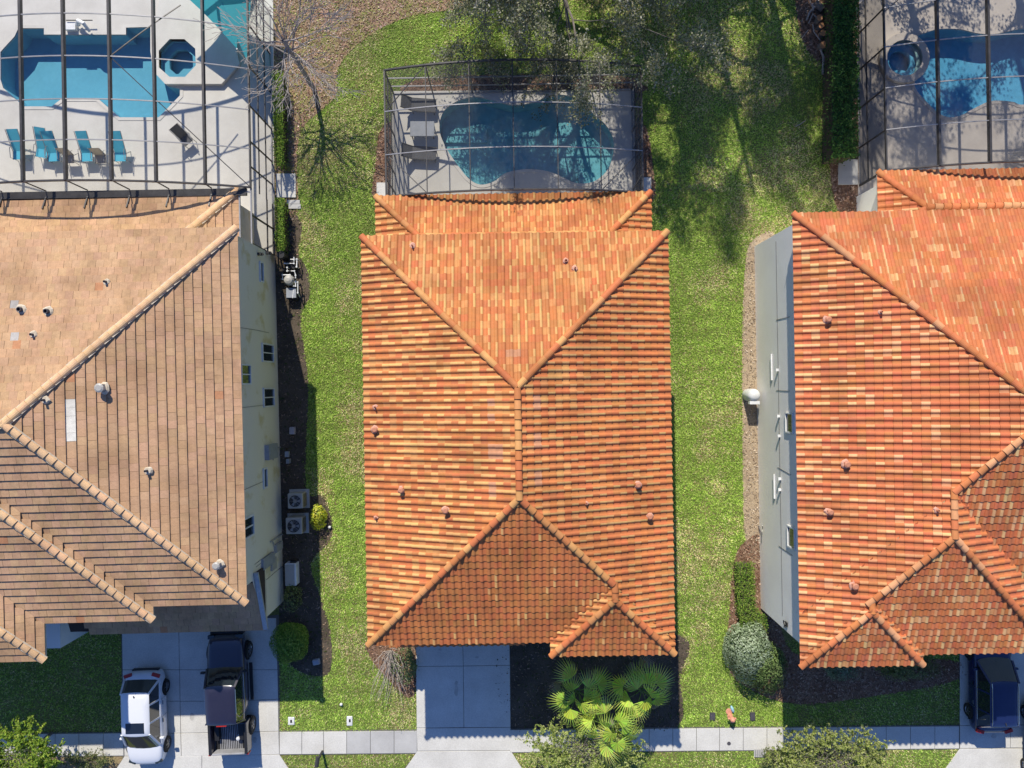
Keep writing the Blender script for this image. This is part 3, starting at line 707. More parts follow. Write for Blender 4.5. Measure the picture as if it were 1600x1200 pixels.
# ---- middle house
ZE = 6.4
FM = R(0.95); HM = frame_of((0, 0, 0), FM); HMi = HM.inverted()
hm = empty('house', (0, 0, 0), FM, label='orange clay tiled two storey house in the middle of the photo', cat='house')
bm_ = [dict(x0=-6.33, x1=6.76, y0=-11.08, y1=6.42, z=ZE), dict(x0=1.53, x1=6.76, y0=-11.688, y1=-4.0, z=ZE), dict(x0=-6.33, x1=6.74, y0=4.9, y1=9.04, z=3.02)]
bm_[1]['y1'] = 6.42 - 15 * .304
bskirt = dict(x0=-6.1, x1=0.4, y0=-12.42, y1=-10.9, z=3.0, sides='S')
pk = []
for (u, v) in ((792, 549), (804, 549), (773, 634), (773, 650), (776, 697), (776, 707), (775, 754), (775, 765), (839, 622), (839, 632), (841, 679), (841, 690), (842, 741), (842, 752)): pk.append((u, v, PINK))
roof_m = build_roof(hm, HMi, bm_ + [bskirt], 's', pal_mid, 3, 0.304, 0.30, special=pk)
walls(hm, [(-5.95, 6.38, -10.7, 6.05, 0, ZE - .12), (1.9, 6.36, -11.25, -10.7, 0, ZE - .12), (-5.94, 6.36, 6.05, 8.6, 0, 2.9)], M['stucco_m'])
g = MB(); 
for k in range(4): g.box((-3.35, -10.73, 0.32 + k * 0.6), (4.9, 0.06, 0.585))
g.build('garage_door', M['white'], hm)
for (u, v, rad, h, fl) in ((884, 408, .08, .18, .15), (898, 420, .05, .25, .15), (645, 385, .045, .25, .16), (587, 636, .045, .28, .14), (587, 671, .13, .22, .2), (628, 765, .12, .26, .18), (697, 796, .13, .28, .2), (588, 808, .05, .24, .12), (996, 757, .12, .22, .18), (1014, 806, .12, .25, .18), (916, 786, .05, .2, .1)):
    vent(hm, on_roof(bm_, HMi, u, v), rad * .8, h * .85, mat_vent := M.setdefault('vent_o', mat('painted_vent', (0.58, 0.24, 0.13), 0.7)), M.setdefault('fl_o', mat('tinted_mortar', (0.66, 0.36, 0.25), 0.9)), fl, hood=rad > .1)

# ---- left house
FL = R(1.45); HL = frame_of((-12, 0, 0), FL); HLi = HL.inverted()
hl = empty('house', (-12, 0, 0), FL, label='tan flat tiled house with cream side wall at left of the photo', cat='house')
def lc(u, v, z): p = HLi @ P(u, v, z); return p.x, p.y
zl = 6.2
ne = lc(370, 357, zl); se = lc(383, 941, zl); s2 = lc(238, 967, zl); s3 = lc(69, 1030, zl); lb = lc(372, 297, 3.05)
bl = [dict(x0=-26, x1=(ne[0] + se[0]) / 2, y0=se[1], y1=ne[1], z=zl), dict(x0=-19.0, x1=s2[0], y0=s2[1], y1=ne[1] - 1.2, z=zl), dict(x0=-24.5, x1=s3[0], y0=s3[1], y1=ne[1] - 5, z=zl),
      dict(x0=-26, x1=lb[0], y0=4.9, y1=lb[1], z=3.05)]
g0 = lc(108, 1008, 3.0); g1 = lc(417, 982, 3.0)
bl5 = dict(x0=g0[0], x1=g1[0], y0=g1[1], y1=se[1] + .75, z=3.0, sides='S')
CR = (0.74, 0.70, 0.60); spl = []
for du in (114,):
    for dv in (632, 640, 648, 655, 672, 680, 688): spl.append((du, dv, CR))
spl += [(22, 475, (.45, .42, .38)), (25, 533, (.45, .42, .38))]
roof_l = build_roof(hl, HLi, bl + [bl5], 'f', pal_left, 7, 0.34, 0.345, special=spl, mortar=True)
wx = HLi @ P(430, 400, 0); wy2 = HLi @ P(443, 939, 0); WXL = (wx.x + wy2.x) / 2
walls(hl, [(-25, WXL, se[1] + .4, wx.y, 0, zl - .12), (-8.5, WXL - .002, wy2.y, se[1] + .4, 0, 3.0), (-25, lb[0] - .35, wx.y, lb[1] - .4, 0, 2.9)], M['stucco_l'])
# triangle of wall beside the garage roof and its metal edge
b = MB(); b.box((WXL - .1, (wy2.y + se[1] + .4) / 2, 3.2), (.2, se[1] + .4 - wy2.y, .4)); 
yy0, yy1 = bl5['y0'], bl5['y1']; X = bl5['x1']
b = MB(); b.bar((X - .02, yy0, 3.08), (X - .02, yy1, 3.08 + PITCH * (yy1 - yy0)), .22, .1); b.build('rake_flashing', M['galv'], roof_l)
b = MB(); b.poly([(WXL - .004, wy2.y, 2.9), (WXL - .004, se[1] + .4, 2.9), (WXL - .004, se[1] + .4, 4.3)]); b.build('gable_wall', M['stucco_l'], hl)
def wall_pt(Hm, u, v, xl):
    """point where the photo's ray (u,v) meets the wall plane x=xl of a house frame"""
    Hi = Hm.inverted(); o = Hi @ Vector((0, 0, CAM_H)); d = (Hi @ P(u, v, 0)) - o; t = (xl - o.x) / d.x; return o + d * t
def wall_rect(Hm, u0, u1, v0, v1, xl):
    a = wall_pt(Hm, u0, (v0 + v1) / 2, xl); b = wall_pt(Hm, u1, (v0 + v1) / 2, xl); c = wall_pt(Hm, (u0 + u1) / 2, v0, xl); d = wall_pt(Hm, (u0 + u1) / 2, v1, xl)
    return Vector((xl, (c.y + d.y) / 2, (a.z + b.z) / 2)), abs(c.y - d.y), abs(a.z - b.z)
for (u0, u1, v0, v1, pn) in ((409, 426, 538, 565, 2), (376, 390, 570, 600, 2), (411, 427, 607, 635, 2), (380, 395, 808, 839, 2), (405.5, 410, 410, 440, 1), (411, 416, 732, 762, 1)):
    c, w_, h_ = wall_rect(HL, u0, u1, v0, v1, WXL); window(hl, c, (0, 1, 0), w_, h_, panes=pn, nrm=(1, 0, 0))
# stucco joints, lights and the meter bank on the side wall
b = MB()
for (u0, v0, u1, v1) in ((376, 512, 402, 516), (402, 516, 420, 520), (378, 637, 412, 633), (382, 765, 412, 752), (412, 752, 412, 742), (398, 882, 424, 862), (400, 886, 426, 866), (404, 916, 442, 884)):
    b = MB(); p = wall_pt(HL, u0, v0, WXL + .006); q = wall_pt(HL, u1, v1, WXL + .006); b.bar(p, q, .025, .012); b.build('wall_joint', M['joint'], hl)
for (u, v) in ((406, 397), (419, 395)):
    p = wall_pt(HL, u, v, WXL + .1); b = MB(); b.box((p.x, p.y, p.z), (.18, .12, .2)); b.lathe((p.x + .1, p.y, p.z - .14), [(.05, 0), (.08, .12)], 8); b.build('wall_light', M['black'], hl)
for (u0, u1, v0, v1, m_, dpt) in ((417, 431, 694, 717, 'grey_box', .22), (410, 428, 868, 885, 'grey_box', .12), (430, 440, 848, 860, 'hvac', .15), (424, 431, 872, 890, 'hvac', .1)):
    c, w_, h_ = wall_rect(HL, u0, u1, v0, v1, WXL + dpt * .5); b = MB(); b.box(c, (dpt, w_, max(.3, h_)))
    b.box((c.x + dpt * .5 + .006, c.y, c.z), (.012, w_ * .8, max(.3, h_) * .8)); b.build('meter_box', M[m_], hl)
for (u, v0, v1) in ((433, 862, 880), (436, 838, 852), (432, 700, 716)):
    b = MB(); p = wall_pt(HL, u, v0, WXL + .05); q = wall_pt(HL, u + 4, v1, WXL + .05); b.bar((p.x, p.y, 1.9), (p.x, p.y, .1), .05)
    b.bar((p.x, p.y, 1.6), (q.x, q.y, 1.2), .04); b.build('conduit', M['hvac'], hl)
for (u, v, rad, h, fl, hd) in ((35, 484, .10, .2, .24, 0), (77, 487, .10, .22, .25, 0), (168, 441, .05, .22, .18, 0), (54, 523, .05, .22, .18, 0), (163, 606, .15, .3, .26, 1), (72, 625, .05, .25, .2, 0), (232, 735, .05, .25, .2, 0), (343, 881, .13, .3, .24, 1)):
    vent(hl, on_roof(bl, HLi, u, v), rad, h, M['hvac'] if hd else M['coverdark'], M['flash'], fl, hood=bool(hd))
# white wall and entry corner under the lower left eave
b = MB(); a0 = lc(72, 1010, 2.6); a1 = lc(116, 975, 2.6); b.box((a0[0] + .1, a0[1] + .5, 1.3), (1.2, 1.2, 2.6)); b.build('porch_wall', M['stucco_r'], hl)

# ---- right house
FR = R(1.0); HR = frame_of((12, 0, 0), FR); HRi = HR.inverted()
hr = empty('house', (12, 0, 0), FR, label='red orange tiled house with pale grey side wall at right', cat='house')
def rc(u, v, z): p = HRi @ P(u, v, z); return p.x, p.y
zr = 6.36
nw = rc(1240, 335, zr); swc = rc(1252, 1040, zr); ax_ = rc(1440, 1040, zr); fb = rc(1550, 1018, zr); lb2 = rc(1372, 269, 3.0)
X0 = (nw[0] + swc[0]) / 2
br = [dict(x0=X0, x1=X0 + 26, y0=nw[1] - 17.2, y1=nw[1], z=zr), dict(x0=X0, x1=X0 + 10.85, y0=fb[1], y1=nw[1] - 3 * .312, z=zr), dict(x0=X0, x1=ax_[0], y0=swc[1], y1=nw[1] - 30 * .312, z=zr),
      dict(x0=lb2[0], x1=lb2[0] + 16, y0=6.3, y1=lb2[1], z=3.0)]
roof_r = build_roof(hr, HRi, br, 's', pal_right, 9, 0.312, 0.318, special=())
wa = HRi @ P(1180, 385, 0); wb = HRi @ P(1187, 950, 0); WXR = (wa.x + wb.x) / 2
walls(hr, [(WXR, 22, wb.y, wa.y, 0, zr - .12), (lb2[0] + .4, lb2[0] + 15, wa.y, lb2[1] - .4, 0, 2.85), (WXR + .3, ax_[0] - .4, swc[1] + .45, wb.y, 0, zr - .13)], M['stucco_r'])
for (u0, u1, v0, v1, pn) in ((1229, 1240, 646, 676, 1), (1232, 1243, 824, 856, 1)):
    c, w_, h_ = wall_rect(HR, u0, u1, v0, v1, WXR); window(hr, c, (0, 1, 0), w_, h_, panes=1, nrm=(-1, 0, 0))
b = MB()
for (u0, v0, u1, v1) in ((1211, 378, 1216, 610), (1216, 610, 1219, 700), (1219, 700, 1221, 960), (1213, 500, 1234, 495), (1213, 610, 1234, 611), (1215, 730, 1236, 742), (1217, 853, 1238, 868)):
    p = wall_pt(HR, u0, v0, WXR - .006); q = wall_pt(HR, u1, v1, WXR - .006)
    if abs(v0 - v1) > 60: p.z = q.z = 3.05
    b.bar(p, q, .025, .015); b.build('wall_joint', M['joint'], hr); b = MB()
for (u, v) in ((1214, 578), (1216, 650), (1217, 681), (1218, 748), (1218, 765)):
    p = wall_pt(HR, u, v, WXR - .08); b = MB(); b.box(p, (.12, .12, .12)); b.box((p.x - .07, p.y, p.z + .04), (.03, .14, .09)); b.build('dryer_vent', M['white'], hr)
for (u0, u1, v0, v1) in ((1203.5, 1207, 553, 594), (1208, 1211, 741, 779)):
    c, w_, h_ = wall_rect(HR, u0, u1, v0, v1, WXR - .05); b = MB(); b.box((c.x, c.y, c.z), (.07, w_, .09)); b.build('slot_window', M['white'], hr)
b = MB(); p = wall_pt(HR, 1228, 975, WXR - .06); b.tube([p + Vector((-.08, .28 * math.sin(t * .9) * .5, .25 * math.cos(t * 1.3) * .4)) for t in range(7)], .03, 5); b.box(p, (.06, .2, .3)); b.build('coiled_bracket', M['black'], hr)
b = MB(); p = wall_pt(HR, 1187, 822, WXR - .05); b.tube([(p.x, p.y, .05), (p.x - .05, p.y, .8), (p.x - .12, p.y + .18, 1.0)], .025, 6); b.tube([(p.x - .05, p.y, .7), (p.x - .12, p.y - .16, .95)], .025, 6); b.build('hose_bib', M['hvac'], hr)
for (u, v, rad, h, fl) in ((1291, 500, .13, .22, .2), (1374, 488, .05, .22, .12), (1320, 725, .14, .22, .22), (1294, 799, .13, .22, .2), (1462, 797, .06, .22, .14), (1332, 914, .14, .24, .22)):
    vent(hr, on_roof(br, HRi, u, v), rad * .8, h * .85, M['vent_o'], M['fl_o'], fl, hood=rad > .1)

# ------------------------------------------------------------------ pool cages
def cage(label, fr, x0, x1, y0, y1, h, rise, beams, purl, m_beam, m_side, bw=0.05, bh=0.12, wallN=True, wallS=False, railz=(0.9,), side_posts=(), diag=(), zbase=0.05, top='screen_top', xs=None, sideW=True, sideE=True, m_pur='frame_l'):
    root = empty('pool_cage', fr[0], fr[1], label=label, cat='pool cage', group='screened pool cages behind the houses')
    xc, hw = (x0 + x1) / 2, (x1 - x0) / 2
    Z = lambda x: h + rise * (1 - ((x - xc) / hw) ** 2)
    one = lambda nm, pts, w, hh, m: (lambda b: ([b.bar(pts[i], pts[i + 1], w, hh) for i in range(len(pts) - 1)], b.build(nm, M[m], root)))(MB())
    for x in beams: one('beam', [(x, y0, Z(x)), (x, y1, Z(x))], bw, bh, m_beam)
    xsn = sorted([x0] + list(beams) + [x1])
    fine = []
    for a, b_ in zip(xsn[:-1], xsn[1:]): fine += [a + (b_ - a) * k / 3 for k in range(3)]
    fine.append(x1)
    for y in purl: one('purlin', [(x, y, Z(x) + .035) for x in fine], .045, .05, m_pur)
    for y in (y0, y1): one('header', [(x, y, Z(x)) for x in fine], .07, .13, m_beam)
    for x, on in ((x0, sideW), (x1, sideE)):
        if not on: continue
        one('header', [(x, y0, h), (x, y1, h)], .07, .12, m_beam)
        one('sill', [(x, y0, zbase + .03), (x, y1, zbase + .03)], .06, .06, m_pur)
        for z in railz: one('rail', [(x, y0, z), (x, y1, z)], .05, .06, m_beam)
        for y in side_posts: one('post', [(x, y, zbase), (x, y, h)], .06, .06, m_beam)
        b = MB(); b.poly([(x, y0, zbase), (x, y1, zbase), (x, y1, h), (x, y0, h)]); b.build('side_screen', M[m_side], root)
    if wallN:
        one('sill', [(x0, y1, zbase + .03), (x1, y1, zbase + .03)], .06, .06, m_pur)
        for z in railz: one('rail', [(x0, y1, z), (x1, y1, z)], .05, .06, m_pur)
        for x in list(beams) + [x0, x1]: one('post', [(x, y1, zbase), (x, y1, Z(x))], .06, .06, m_beam)
        b = MB()
        for a, c in zip(fine[:-1], fine[1:]): b.poly([(a, y1, zbase), (c, y1, zbase), (c, y1, Z(c)), (a, y1, Z(a))])
        b.build('back_screen', M['screen_mid'] if m_side != 'screen_top' else M['screen_top'], root)
    ys = sorted([y0, y1] + list(purl))
    for ya, yb in zip(ys[:-1], ys[1:]):
        for a, c in zip(xsn[:-1], xsn[1:]):
            b = MB(); n = 3
            for k in range(n):
                xa, xb = a + (c - a) * k / n, a + (c - a) * (k + 1) / n
                b.poly([(xa, ya, Z(xa) + .03), (xb, ya, Z(xb) + .03), (xb, yb, Z(xb) + .03), (xa, yb, Z(xa) + .03)])
            b.build('roof_screen', M[top], root)
    for (xa, ya, xb, yb) in diag:
        n = 5; one('brace', [(xa + (xb - xa) * k / n, ya + (yb - ya) * k / n, Z(xa + (xb - xa) * k / n) - .02) for k in range(n + 1)], .04, .04, m_beam)
    return root, Z

def gutter(root, x0, x1, y0, Z, h, m='frame', zt=3.12):
    b = MB(); b.box(((x0 + x1) / 2, y0 - .2, zt), (x1 - x0, .34, .13)); b.box(((x0 + x1) / 2, y0 - .36, zt + .05), (x1 - x0, .03, .14)); b.build('gutter', M[m], root)
    b = MB(); n = 24
    for k in range(n):
        xa, xb = x0 + (x1 - x0) * k / n, x0 + (x1 - x0) * (k + 1) / n; b.poly([(xa, y0 - .01, zt), (xb, y0 - .01, zt), (xb, y0 - .01, max(zt + .01, Z(xb))), (xa, y0 - .01, max(zt + .01, Z(xa)))])
    b.build('front_screen', M['screen_mid'], root)

def lx(Hi, u, v, z): return (Hi @ P(u, v, z)).x
def ly(Hi, u, v, z): return (Hi @ P(u, v, z)).y
# middle cage
C = HMi
bx = [lx(C, u, 200, 3.4) for u in (665.5, 734, 802, 870.5, 938.5)]
cm_root, ZM = cage('grey mesh pool cage attached to the middle orange house', ((0, 0, 0), FM), -5.9, 6.46, 9.12, 15.2, 2.8, 0.9, bx, [ly(C, 802, 229.5, 3.7), ly(C, 802, 160, 3.7)], 'frame', 'screen_side',
     .045, .06, railz=(0.95, 1.9), side_posts=(10.0, 11.0, 12.0, 13.0, 14.1), diag=((-5.9, 11.2, bx[0], 9.12), (6.46, 11.2, bx[4], 9.12), (-5.9, 13.2, bx[0], 15.2)), top='screen_mid')
gutter(cm_root, -5.9, 6.46, 9.12, ZM, 2.8, zt=2.78)
# left cage
C = frame_of((-12, 0, 0), R(1.0)).inverted()
X1 = lx(C, 391.5, 292, 3.2); Y0 = ly(C, 330, 291, 3.5)
bx = [lx(C, u, 150, z) for u, z in ((31, 4.9), (100.5, 4.85), (172.5, 4.7), (243.5, 4.3), (319.5, 3.8))]
bx = [bx[0] - 2.1] + bx
xw = X1 - 16.2
cl_root, ZL = cage('tall bronze framed pool cage at top left beside the tan house', ((-12, 0, 0), R(1.0)), xw, X1, Y0, 19.5, 3.2, 1.65, [x for x in [bx[0] - 2.1] + bx if x > xw + .3], [ly(C, 170, v, 4.7) for v in (219, 155.5, 88.5, 22.5)], 'frame', 'screen_mid',
     .10, .20, railz=(1.0, 2.0), side_posts=(Y0 + 1.0, Y0 + 2.2, Y0 + 3.9, Y0 + 5.8, Y0 + 7.8), diag=((bx[3], ly(C, 172, 88, 4.7), X1, Y0), (bx[3], ly(C, 172, 88, 4.7), bx[3] + 3.0, ly(C, 172, 88, 4.7) + 2.6)), wallN=False)
for x in bx:
    if x < X1 - .5:
        b = MB(); b.bar((x, Y0, ZL(x) - .05), (x, Y0, 3.2), .045); b.build('header_post', M['frame'], cl_root)
        b = MB(); b.bar((x, Y0 - .3, 3.2), (x - .05, Y0 - .9, 3.42), .06); b.build('bracket', M['frame'], cl_root)
gutter(cl_root, xw, X1 - .2, Y0, ZL, 3.2, zt=3.15)
b = MB()
yw = ly(C, 430, 400, 0)
for x in (X1, X1 - .55): b.bar((x, Y0, 3.15), (x, yw, 3.15), .07)
b.bar((X1 - .55, Y0 - .2, 3.15), (X1, Y0 - .2, 3.15), .08); b.build('side_header', M['frame_l'], cl_root)
b = MB()
for y in (Y0 - 1.3, yw + .03): b.bar((X1, y, .05), (X1, y, 3.1), .07)
for z in (.1, .95): b.bar((X1, Y0, z), (X1, yw, z), .06)
b.build('side_post', M['frame'], cl_root)
b = MB(); b.poly([(X1, yw, .05), (X1, Y0, .05), (X1, Y0, 3.1), (X1, yw, 3.1)]); b.build('side_screen', M['screen_mid'], cl_root)
# right cage
C = frame_of((12, 0, 0), R(1.0)).inverted()
X0c = lx(C, 1384, 150, 2.75); Y0 = ly(C, 1384, 266, 2.75)
bx = [lx(C, u, 140, z) for u, z in ((1463, 3.2), (1540.5, 3.5))]; bx += [bx[1] + 2.4, bx[1] + 4.8]
pv = [ly(C, 1463, v, 3.2) for v in (196, 130, 65, 3)]
cr_root, ZR = cage('dark bronze pool cage at top right above the blue pool', ((12, 0, 0), R(1.0)), X0c, X0c + 12.5, Y0, 19.5, 2.7, 1.1, bx, pv, 'frame', 'screen_side', .10, .20,
     railz=(0.95,), side_posts=tuple(pv) + (Y0 + .05, Y0 - .01), wallN=False, diag=((X0c, pv[3] - .2, bx[0], pv[3] + 1.6),), top='screen_mid')
gutter(cr_root, X0c + .1, X0c + 12.5, Y0, ZR, 2.7, zt=2.75)
b_, c_ = MB(), frame_of((12, 0, 0), R(1.0))
# ------------------------------------------------------------------ scattered geometry: grass, chips, leaves
def pip(x, y, lp):
    inside = np.zeros(len(x), bool); n = len(lp)
    for i in range(n):
        x1, y1 = lp[i]; x2, y2 = lp[(i + 1) % n]
        if y1 == y2: continue
        c = ((y1 > y) != (y2 > y)) & (x < (x2 - x1) * (y - y1) / (y2 - y1) + x1); inside ^= c
    return inside

def vnoise(x, y, cell, seed):
    rs = np.random.RandomState(seed); G = rs.rand(256, 256)
    fx, fy = x / cell + 100, y / cell + 100; ix, iy = np.floor(fx).astype(int), np.floor(fy).astype(int); tx, ty = fx - ix, fy - iy
    tx = tx * tx * (3 - 2 * tx); ty = ty * ty * (3 - 2 * ty); g = lambda a, b: G[a % 256, b % 256]
    return (g(ix, iy) * (1 - tx) + g(ix + 1, iy) * tx) * (1 - ty) + (g(ix, iy + 1) * (1 - tx) + g(ix + 1, iy + 1) * tx) * ty

def unit(v): return v / np.maximum(1e-6, np.linalg.norm(v, axis=1, keepdims=True))

EXCL = list(BEDS) + [pxl(p) for p in (
    [(190, 985), (438, 950), (438, 1183), (470, 1240), (150, 1240), (192, 1186)], [(650, 990), (797, 990), (798, 1173), (842, 1240), (606, 1240), (651, 1173)],
    [(1498, 990), (1700, 990), (1700, 1240), (1448, 1240), (1499, 1170)], [(-60, 1148), (1700, 1130.5), (1700, 1167.5), (-60, 1185)],
    [(612, 142), (992, 139), (1000, 320), (610, 320)], [(-200, -200), (426, -200), (430, 400), (444, 940), (-200, 990)], [(1342, -200), (1800, -200), (1800, 330), (1342, 330)],
    [(1182, 385), (1240, 355), (1800, 340), (1800, 1000), (1190, 950)], [(625, 330), (978, 330), (990, 930), (632, 930)])]

def lawn(name, poly, dens, seed, zone):
    rs = np.random.RandomState(seed); lp = pxl(poly)
    xs = [p[0] for p in lp]; ys = [p[1] for p in lp]; A = (max(xs) - min(xs)) * (max(ys) - min(ys)); n = int(A * dens)
    x = rs.uniform(min(xs), max(xs), n); y = rs.uniform(min(ys), max(ys), n)
    keep = pip(x, y, lp)
    ex = x + rs.normal(0, 0.035, n); ey = y + rs.normal(0, 0.035, n)
    for e in EXCL: keep &= ~pip(ex, ey, e)
    x, y = x[keep], y[keep]; n = len(x)
    big = vnoise(x, y, 2.6, seed) * .6 + vnoise(x, y, 0.9, seed + 1) * .4; mid = vnoise(x, y, 0.28, seed + 2)
    ang = rs.uniform(0, 2 * np.pi, n); ln = rs.uniform(.06, .125, n) * (0.8 + .4 * mid); wd = rs.uniform(.016, .028, n); el = rs.uniform(.15, .9, n)
    d = np.stack([np.cos(ang) * np.cos(el), np.sin(ang) * np.cos(el), np.sin(el)], 1); s = np.stack([-np.sin(ang), np.cos(ang), np.zeros(n)], 1)
    b = np.stack([x, y, np.full(n, .005)], 1)
    tri = np.stack([b - s * wd[:, None], b + s * wd[:, None], b + d * ln[:, None]], 1).reshape(-1, 3)
    green = np.array([.28, .43, .06]); lime = np.array([.47, .60, .13]); dark = np.array([.17, .27, .04]); straw = np.array([.70, .62, .33]); brown = np.array([.40, .29, .15])
    c = np.repeat(green[None], n, 0); k = rs.rand(n)
    c = np.where((k < .34)[:, None], lime, c); c = np.where((k > .82)[:, None], dark, c)
    dry = np.clip((big - .52) * 4, 0, 1)
    if zone == 'back': dry = np.clip((big - .42) * 3.5, 0, 1)
    if zone == 'kerb': dry = np.clip((big - .35) * 3, 0, 1)
    if zone == 'shade': dry = dry * .4 + .1
    for (u_, v_, r_) in ((556, 640, .7), (560, 715, .9), (566, 735, .5), (1064, 888, .9), (1086, 860, .5), (500, 770, .6), (512, 850, .5), (524, 905, .8), (555, 1010, .9), (1120, 760, .5), (625, 1110, .9), (480, 250, .9), (1240, 250, 1.1), (1180, 150, .8), (1160, 330, .8), (1100, 985, .5), (540, 470, .5)):
        c_ = P(u_, v_); dd = np.hypot(x - c_.x, (y - c_.y) * .7) / (r_ * (0.6 + .8 * vnoise(x, y, .5, 77))); dry = np.maximum(dry, np.clip(1.5 - dd, 0, 1) * 1.1)
    c = np.where((rs.rand(n) < dry * .5 + .04)[:, None], np.where((rs.rand(n) < .62)[:, None], straw, brown), c)
    tone = 0.80 + .40 * vnoise(x, y, 3.7, seed + 9); tone = tone * (1 + (.07 * np.sin(y * 6.8 + .6 * np.sin(x)) if zone == 'side' else 0))
    c = c * rs.uniform(.85, 1.15, (n, 1)) * ((0.84 + .32 * mid) * tone)[:, None]
    o = bpy.data.objects.new(name, np_mesh(name, tri, 3, c, M['grass'])); link(o); tag(o, kind='stuff'); return o

lawn('grass', [(430, -40), (1350, -40), (1350, 300), (430, 300)], 460, 21, 'back')
lawn('grass', [(430, 300), (640, 300), (655, 1146), (430, 1150)], 620, 31, 'side')
lawn('grass', [(975, 300), (1345, 300), (1250, 420), (1190, 500), (1190, 860), (1250, 1140), (990, 1143)], 620, 41, 'side')
lawn('grass', [(-40, 980), (194, 980), (194, 1150), (-40, 1150)], 260, 51, 'shade')
lawn('grass', [(1190, 1000), (1502, 1000), (1502, 1136), (1190, 1139)], 260, 61, 'shade')
lawn('grass', [(-40, 1180), (1540, 1160), (1540, 1215), (-40, 1215)], 380, 71, 'kerb')

def chips(name, polys, dens, pal, seed, size=(.03, .09), z=.02, excl=()):
    rs = np.random.RandomState(seed); V = []; Cc = []
    for lp in polys:
        xs = [p[0] for p in lp]; ys = [p[1] for p in lp]; x0, x1, y0, y1 = max(min(xs), -28), min(max(xs), 28), max(min(ys), -20.5), min(max(ys), 20.5)
        n = int((x1 - x0) * (y1 - y0) * dens); x = rs.uniform(x0, x1, n); y = rs.uniform(y0, y1, n); kk = pip(x, y, lp)
        for e in excl: kk &= ~pip(x, y, e)
        x, y = x[kk], y[kk]; n = len(x)
        if n == 0: continue
        ang = rs.uniform(0, 2 * np.pi, n); tl = rs.normal(0, .3, n); L_ = rs.uniform(*size, n); W_ = L_ * rs.uniform(.2, .5, n)
        d = np.stack([np.cos(ang), np.sin(ang), tl], 1) * L_[:, None]; s = np.stack([-np.sin(ang), np.cos(ang), rs.normal(0, .3, n)], 1) * W_[:, None]
        b = np.stack([x, y, z + rs.uniform(0, .03, n)], 1)
        V.append(np.stack([b - d - s, b + d - s, b + d + s, b - d + s], 1).reshape(-1, 3))
        P_ = np.array(pal); Cc.append(P_[rs.randint(0, len(P_), n)] * rs.uniform(.7, 1.25, (n, 1)))
    o = bpy.data.objects.new(name, np_mesh(name, np.concatenate(V), 4, np.concatenate(Cc), M['chip'])); link(o); tag(o, kind='stuff'); return o
DECKS = EXCL[len(BEDS):]
chips('fallen_leaves', [BEDS[0]], 260, [(.50, .36, .27), (.38, .23, .15), (.60, .47, .38), (.20, .12, .08), (.26, .30, .08), (.40, .42, .14), (.45, .28, .20), (.30, .19, .13)], 3, (.02, .055), excl=DECKS[5:6])
chips('bark_chips', [BEDS[2], BEDS[5], BEDS[6], BEDS[7], BEDS[8], BEDS[9]], 150, [(.24, .13, .09), (.33, .2, .14), (.14, .08, .05), (.42, .30, .22)], 5, (.025, .07), excl=DECKS[4:5] + DECKS[6:])
chips('soil_litter', [BEDS[1], BEDS[3]], 60, [(.10, .08, .06), (.17, .13, .09), (.28, .2, .14), (.07, .09, .03)], 7, (.02, .07), excl=DECKS[5:6])
chips('gravel', [BEDS[4]], 160, [(.55, .44, .31), (.40, .30, .2), (.62, .52, .4), (.25, .18, .12)], 9, (.015, .05), excl=DECKS[7:8])

def leaves(name, pts, size, pal, seed, m='leaf', parent=None, up=0.6, aspect=.5, stuff=False, loc=(0, 0, 0), outward=None):
    rs = np.random.RandomState(seed); n = len(pts); nrm = rs.normal(0, 1, (n, 3)); nrm[:, 2] = np.abs(nrm[:, 2]) + up
    if outward is not None: nrm += outward
    nrm = unit(nrm); t = unit(np.cross(nrm, rs.normal(0, 1, (n, 3)))); bt = np.cross(nrm, t)
    L_ = size * rs.uniform(.65, 1.35, n)[:, None]; W_ = L_ * aspect
    V = np.stack([pts - t * L_ * .5, pts + bt * W_ * .5, pts + t * L_ * .5, pts - bt * W_ * .5], 1).reshape(-1, 3)
    P_ = np.array(pal); c = P_[rs.randint(0, len(P_), n)] * rs.uniform(.75, 1.2, (n, 1))
    o = bpy.data.objects.new(name, np_mesh(name, V, 4, c, M[m])); o.location = loc; link(o, parent); return o

def blob(n, c, r, rs, shell=.45, lump=.22, nl=14, flat_bottom=True):
    """points through an uneven ellipsoid volume, denser toward its outside"""
    d = unit(rs.normal(0, 1, (n, 3)))
    L = unit(rs.normal(0, 1, (nl, 3))); k = np.clip((d @ L.T - .72) / .28, 0, 1).max(1); k2 = np.clip((d @ unit(rs.normal(0, 1, (nl, 3))).T - .8) / .2, 0, 1).max(1)
    rad = (shell + (1 - shell) * rs.rand(n) ** .45) * (1 + lump * k - lump * .8 * k2)
    p = d * rad[:, None] * np.array(r); p += np.array(c)
    if flat_bottom: p[:, 2] = np.maximum(p[:, 2], .04)
    return p

G_BRIGHT = [(.16, .28, .035), (.24, .36, .05), (.09, .19, .025), (.33, .42, .08)]
G_LIME = [(.33, .45, .05), (.24, .38, .04), (.44, .50, .09), (.13, .25, .03)]
G_DARK = [(.05, .13, .03), (.09, .20, .04), (.03, .08, .02), (.14, .27, .06)]
G_GREY = [(.25, .31, .20), (.17, .23, .13), (.33, .38, .27), (.10, .15, .08)]
G_OLIVE = [(.22, .26, .09), (.15, .19, .06), (.30, .30, .13), (.10, .13, .05)]
G_OAK = [(.20, .20, .12), (.13, .14, .08), (.27, .26, .18), (.09, .10, .05), (.33, .31, .25)]

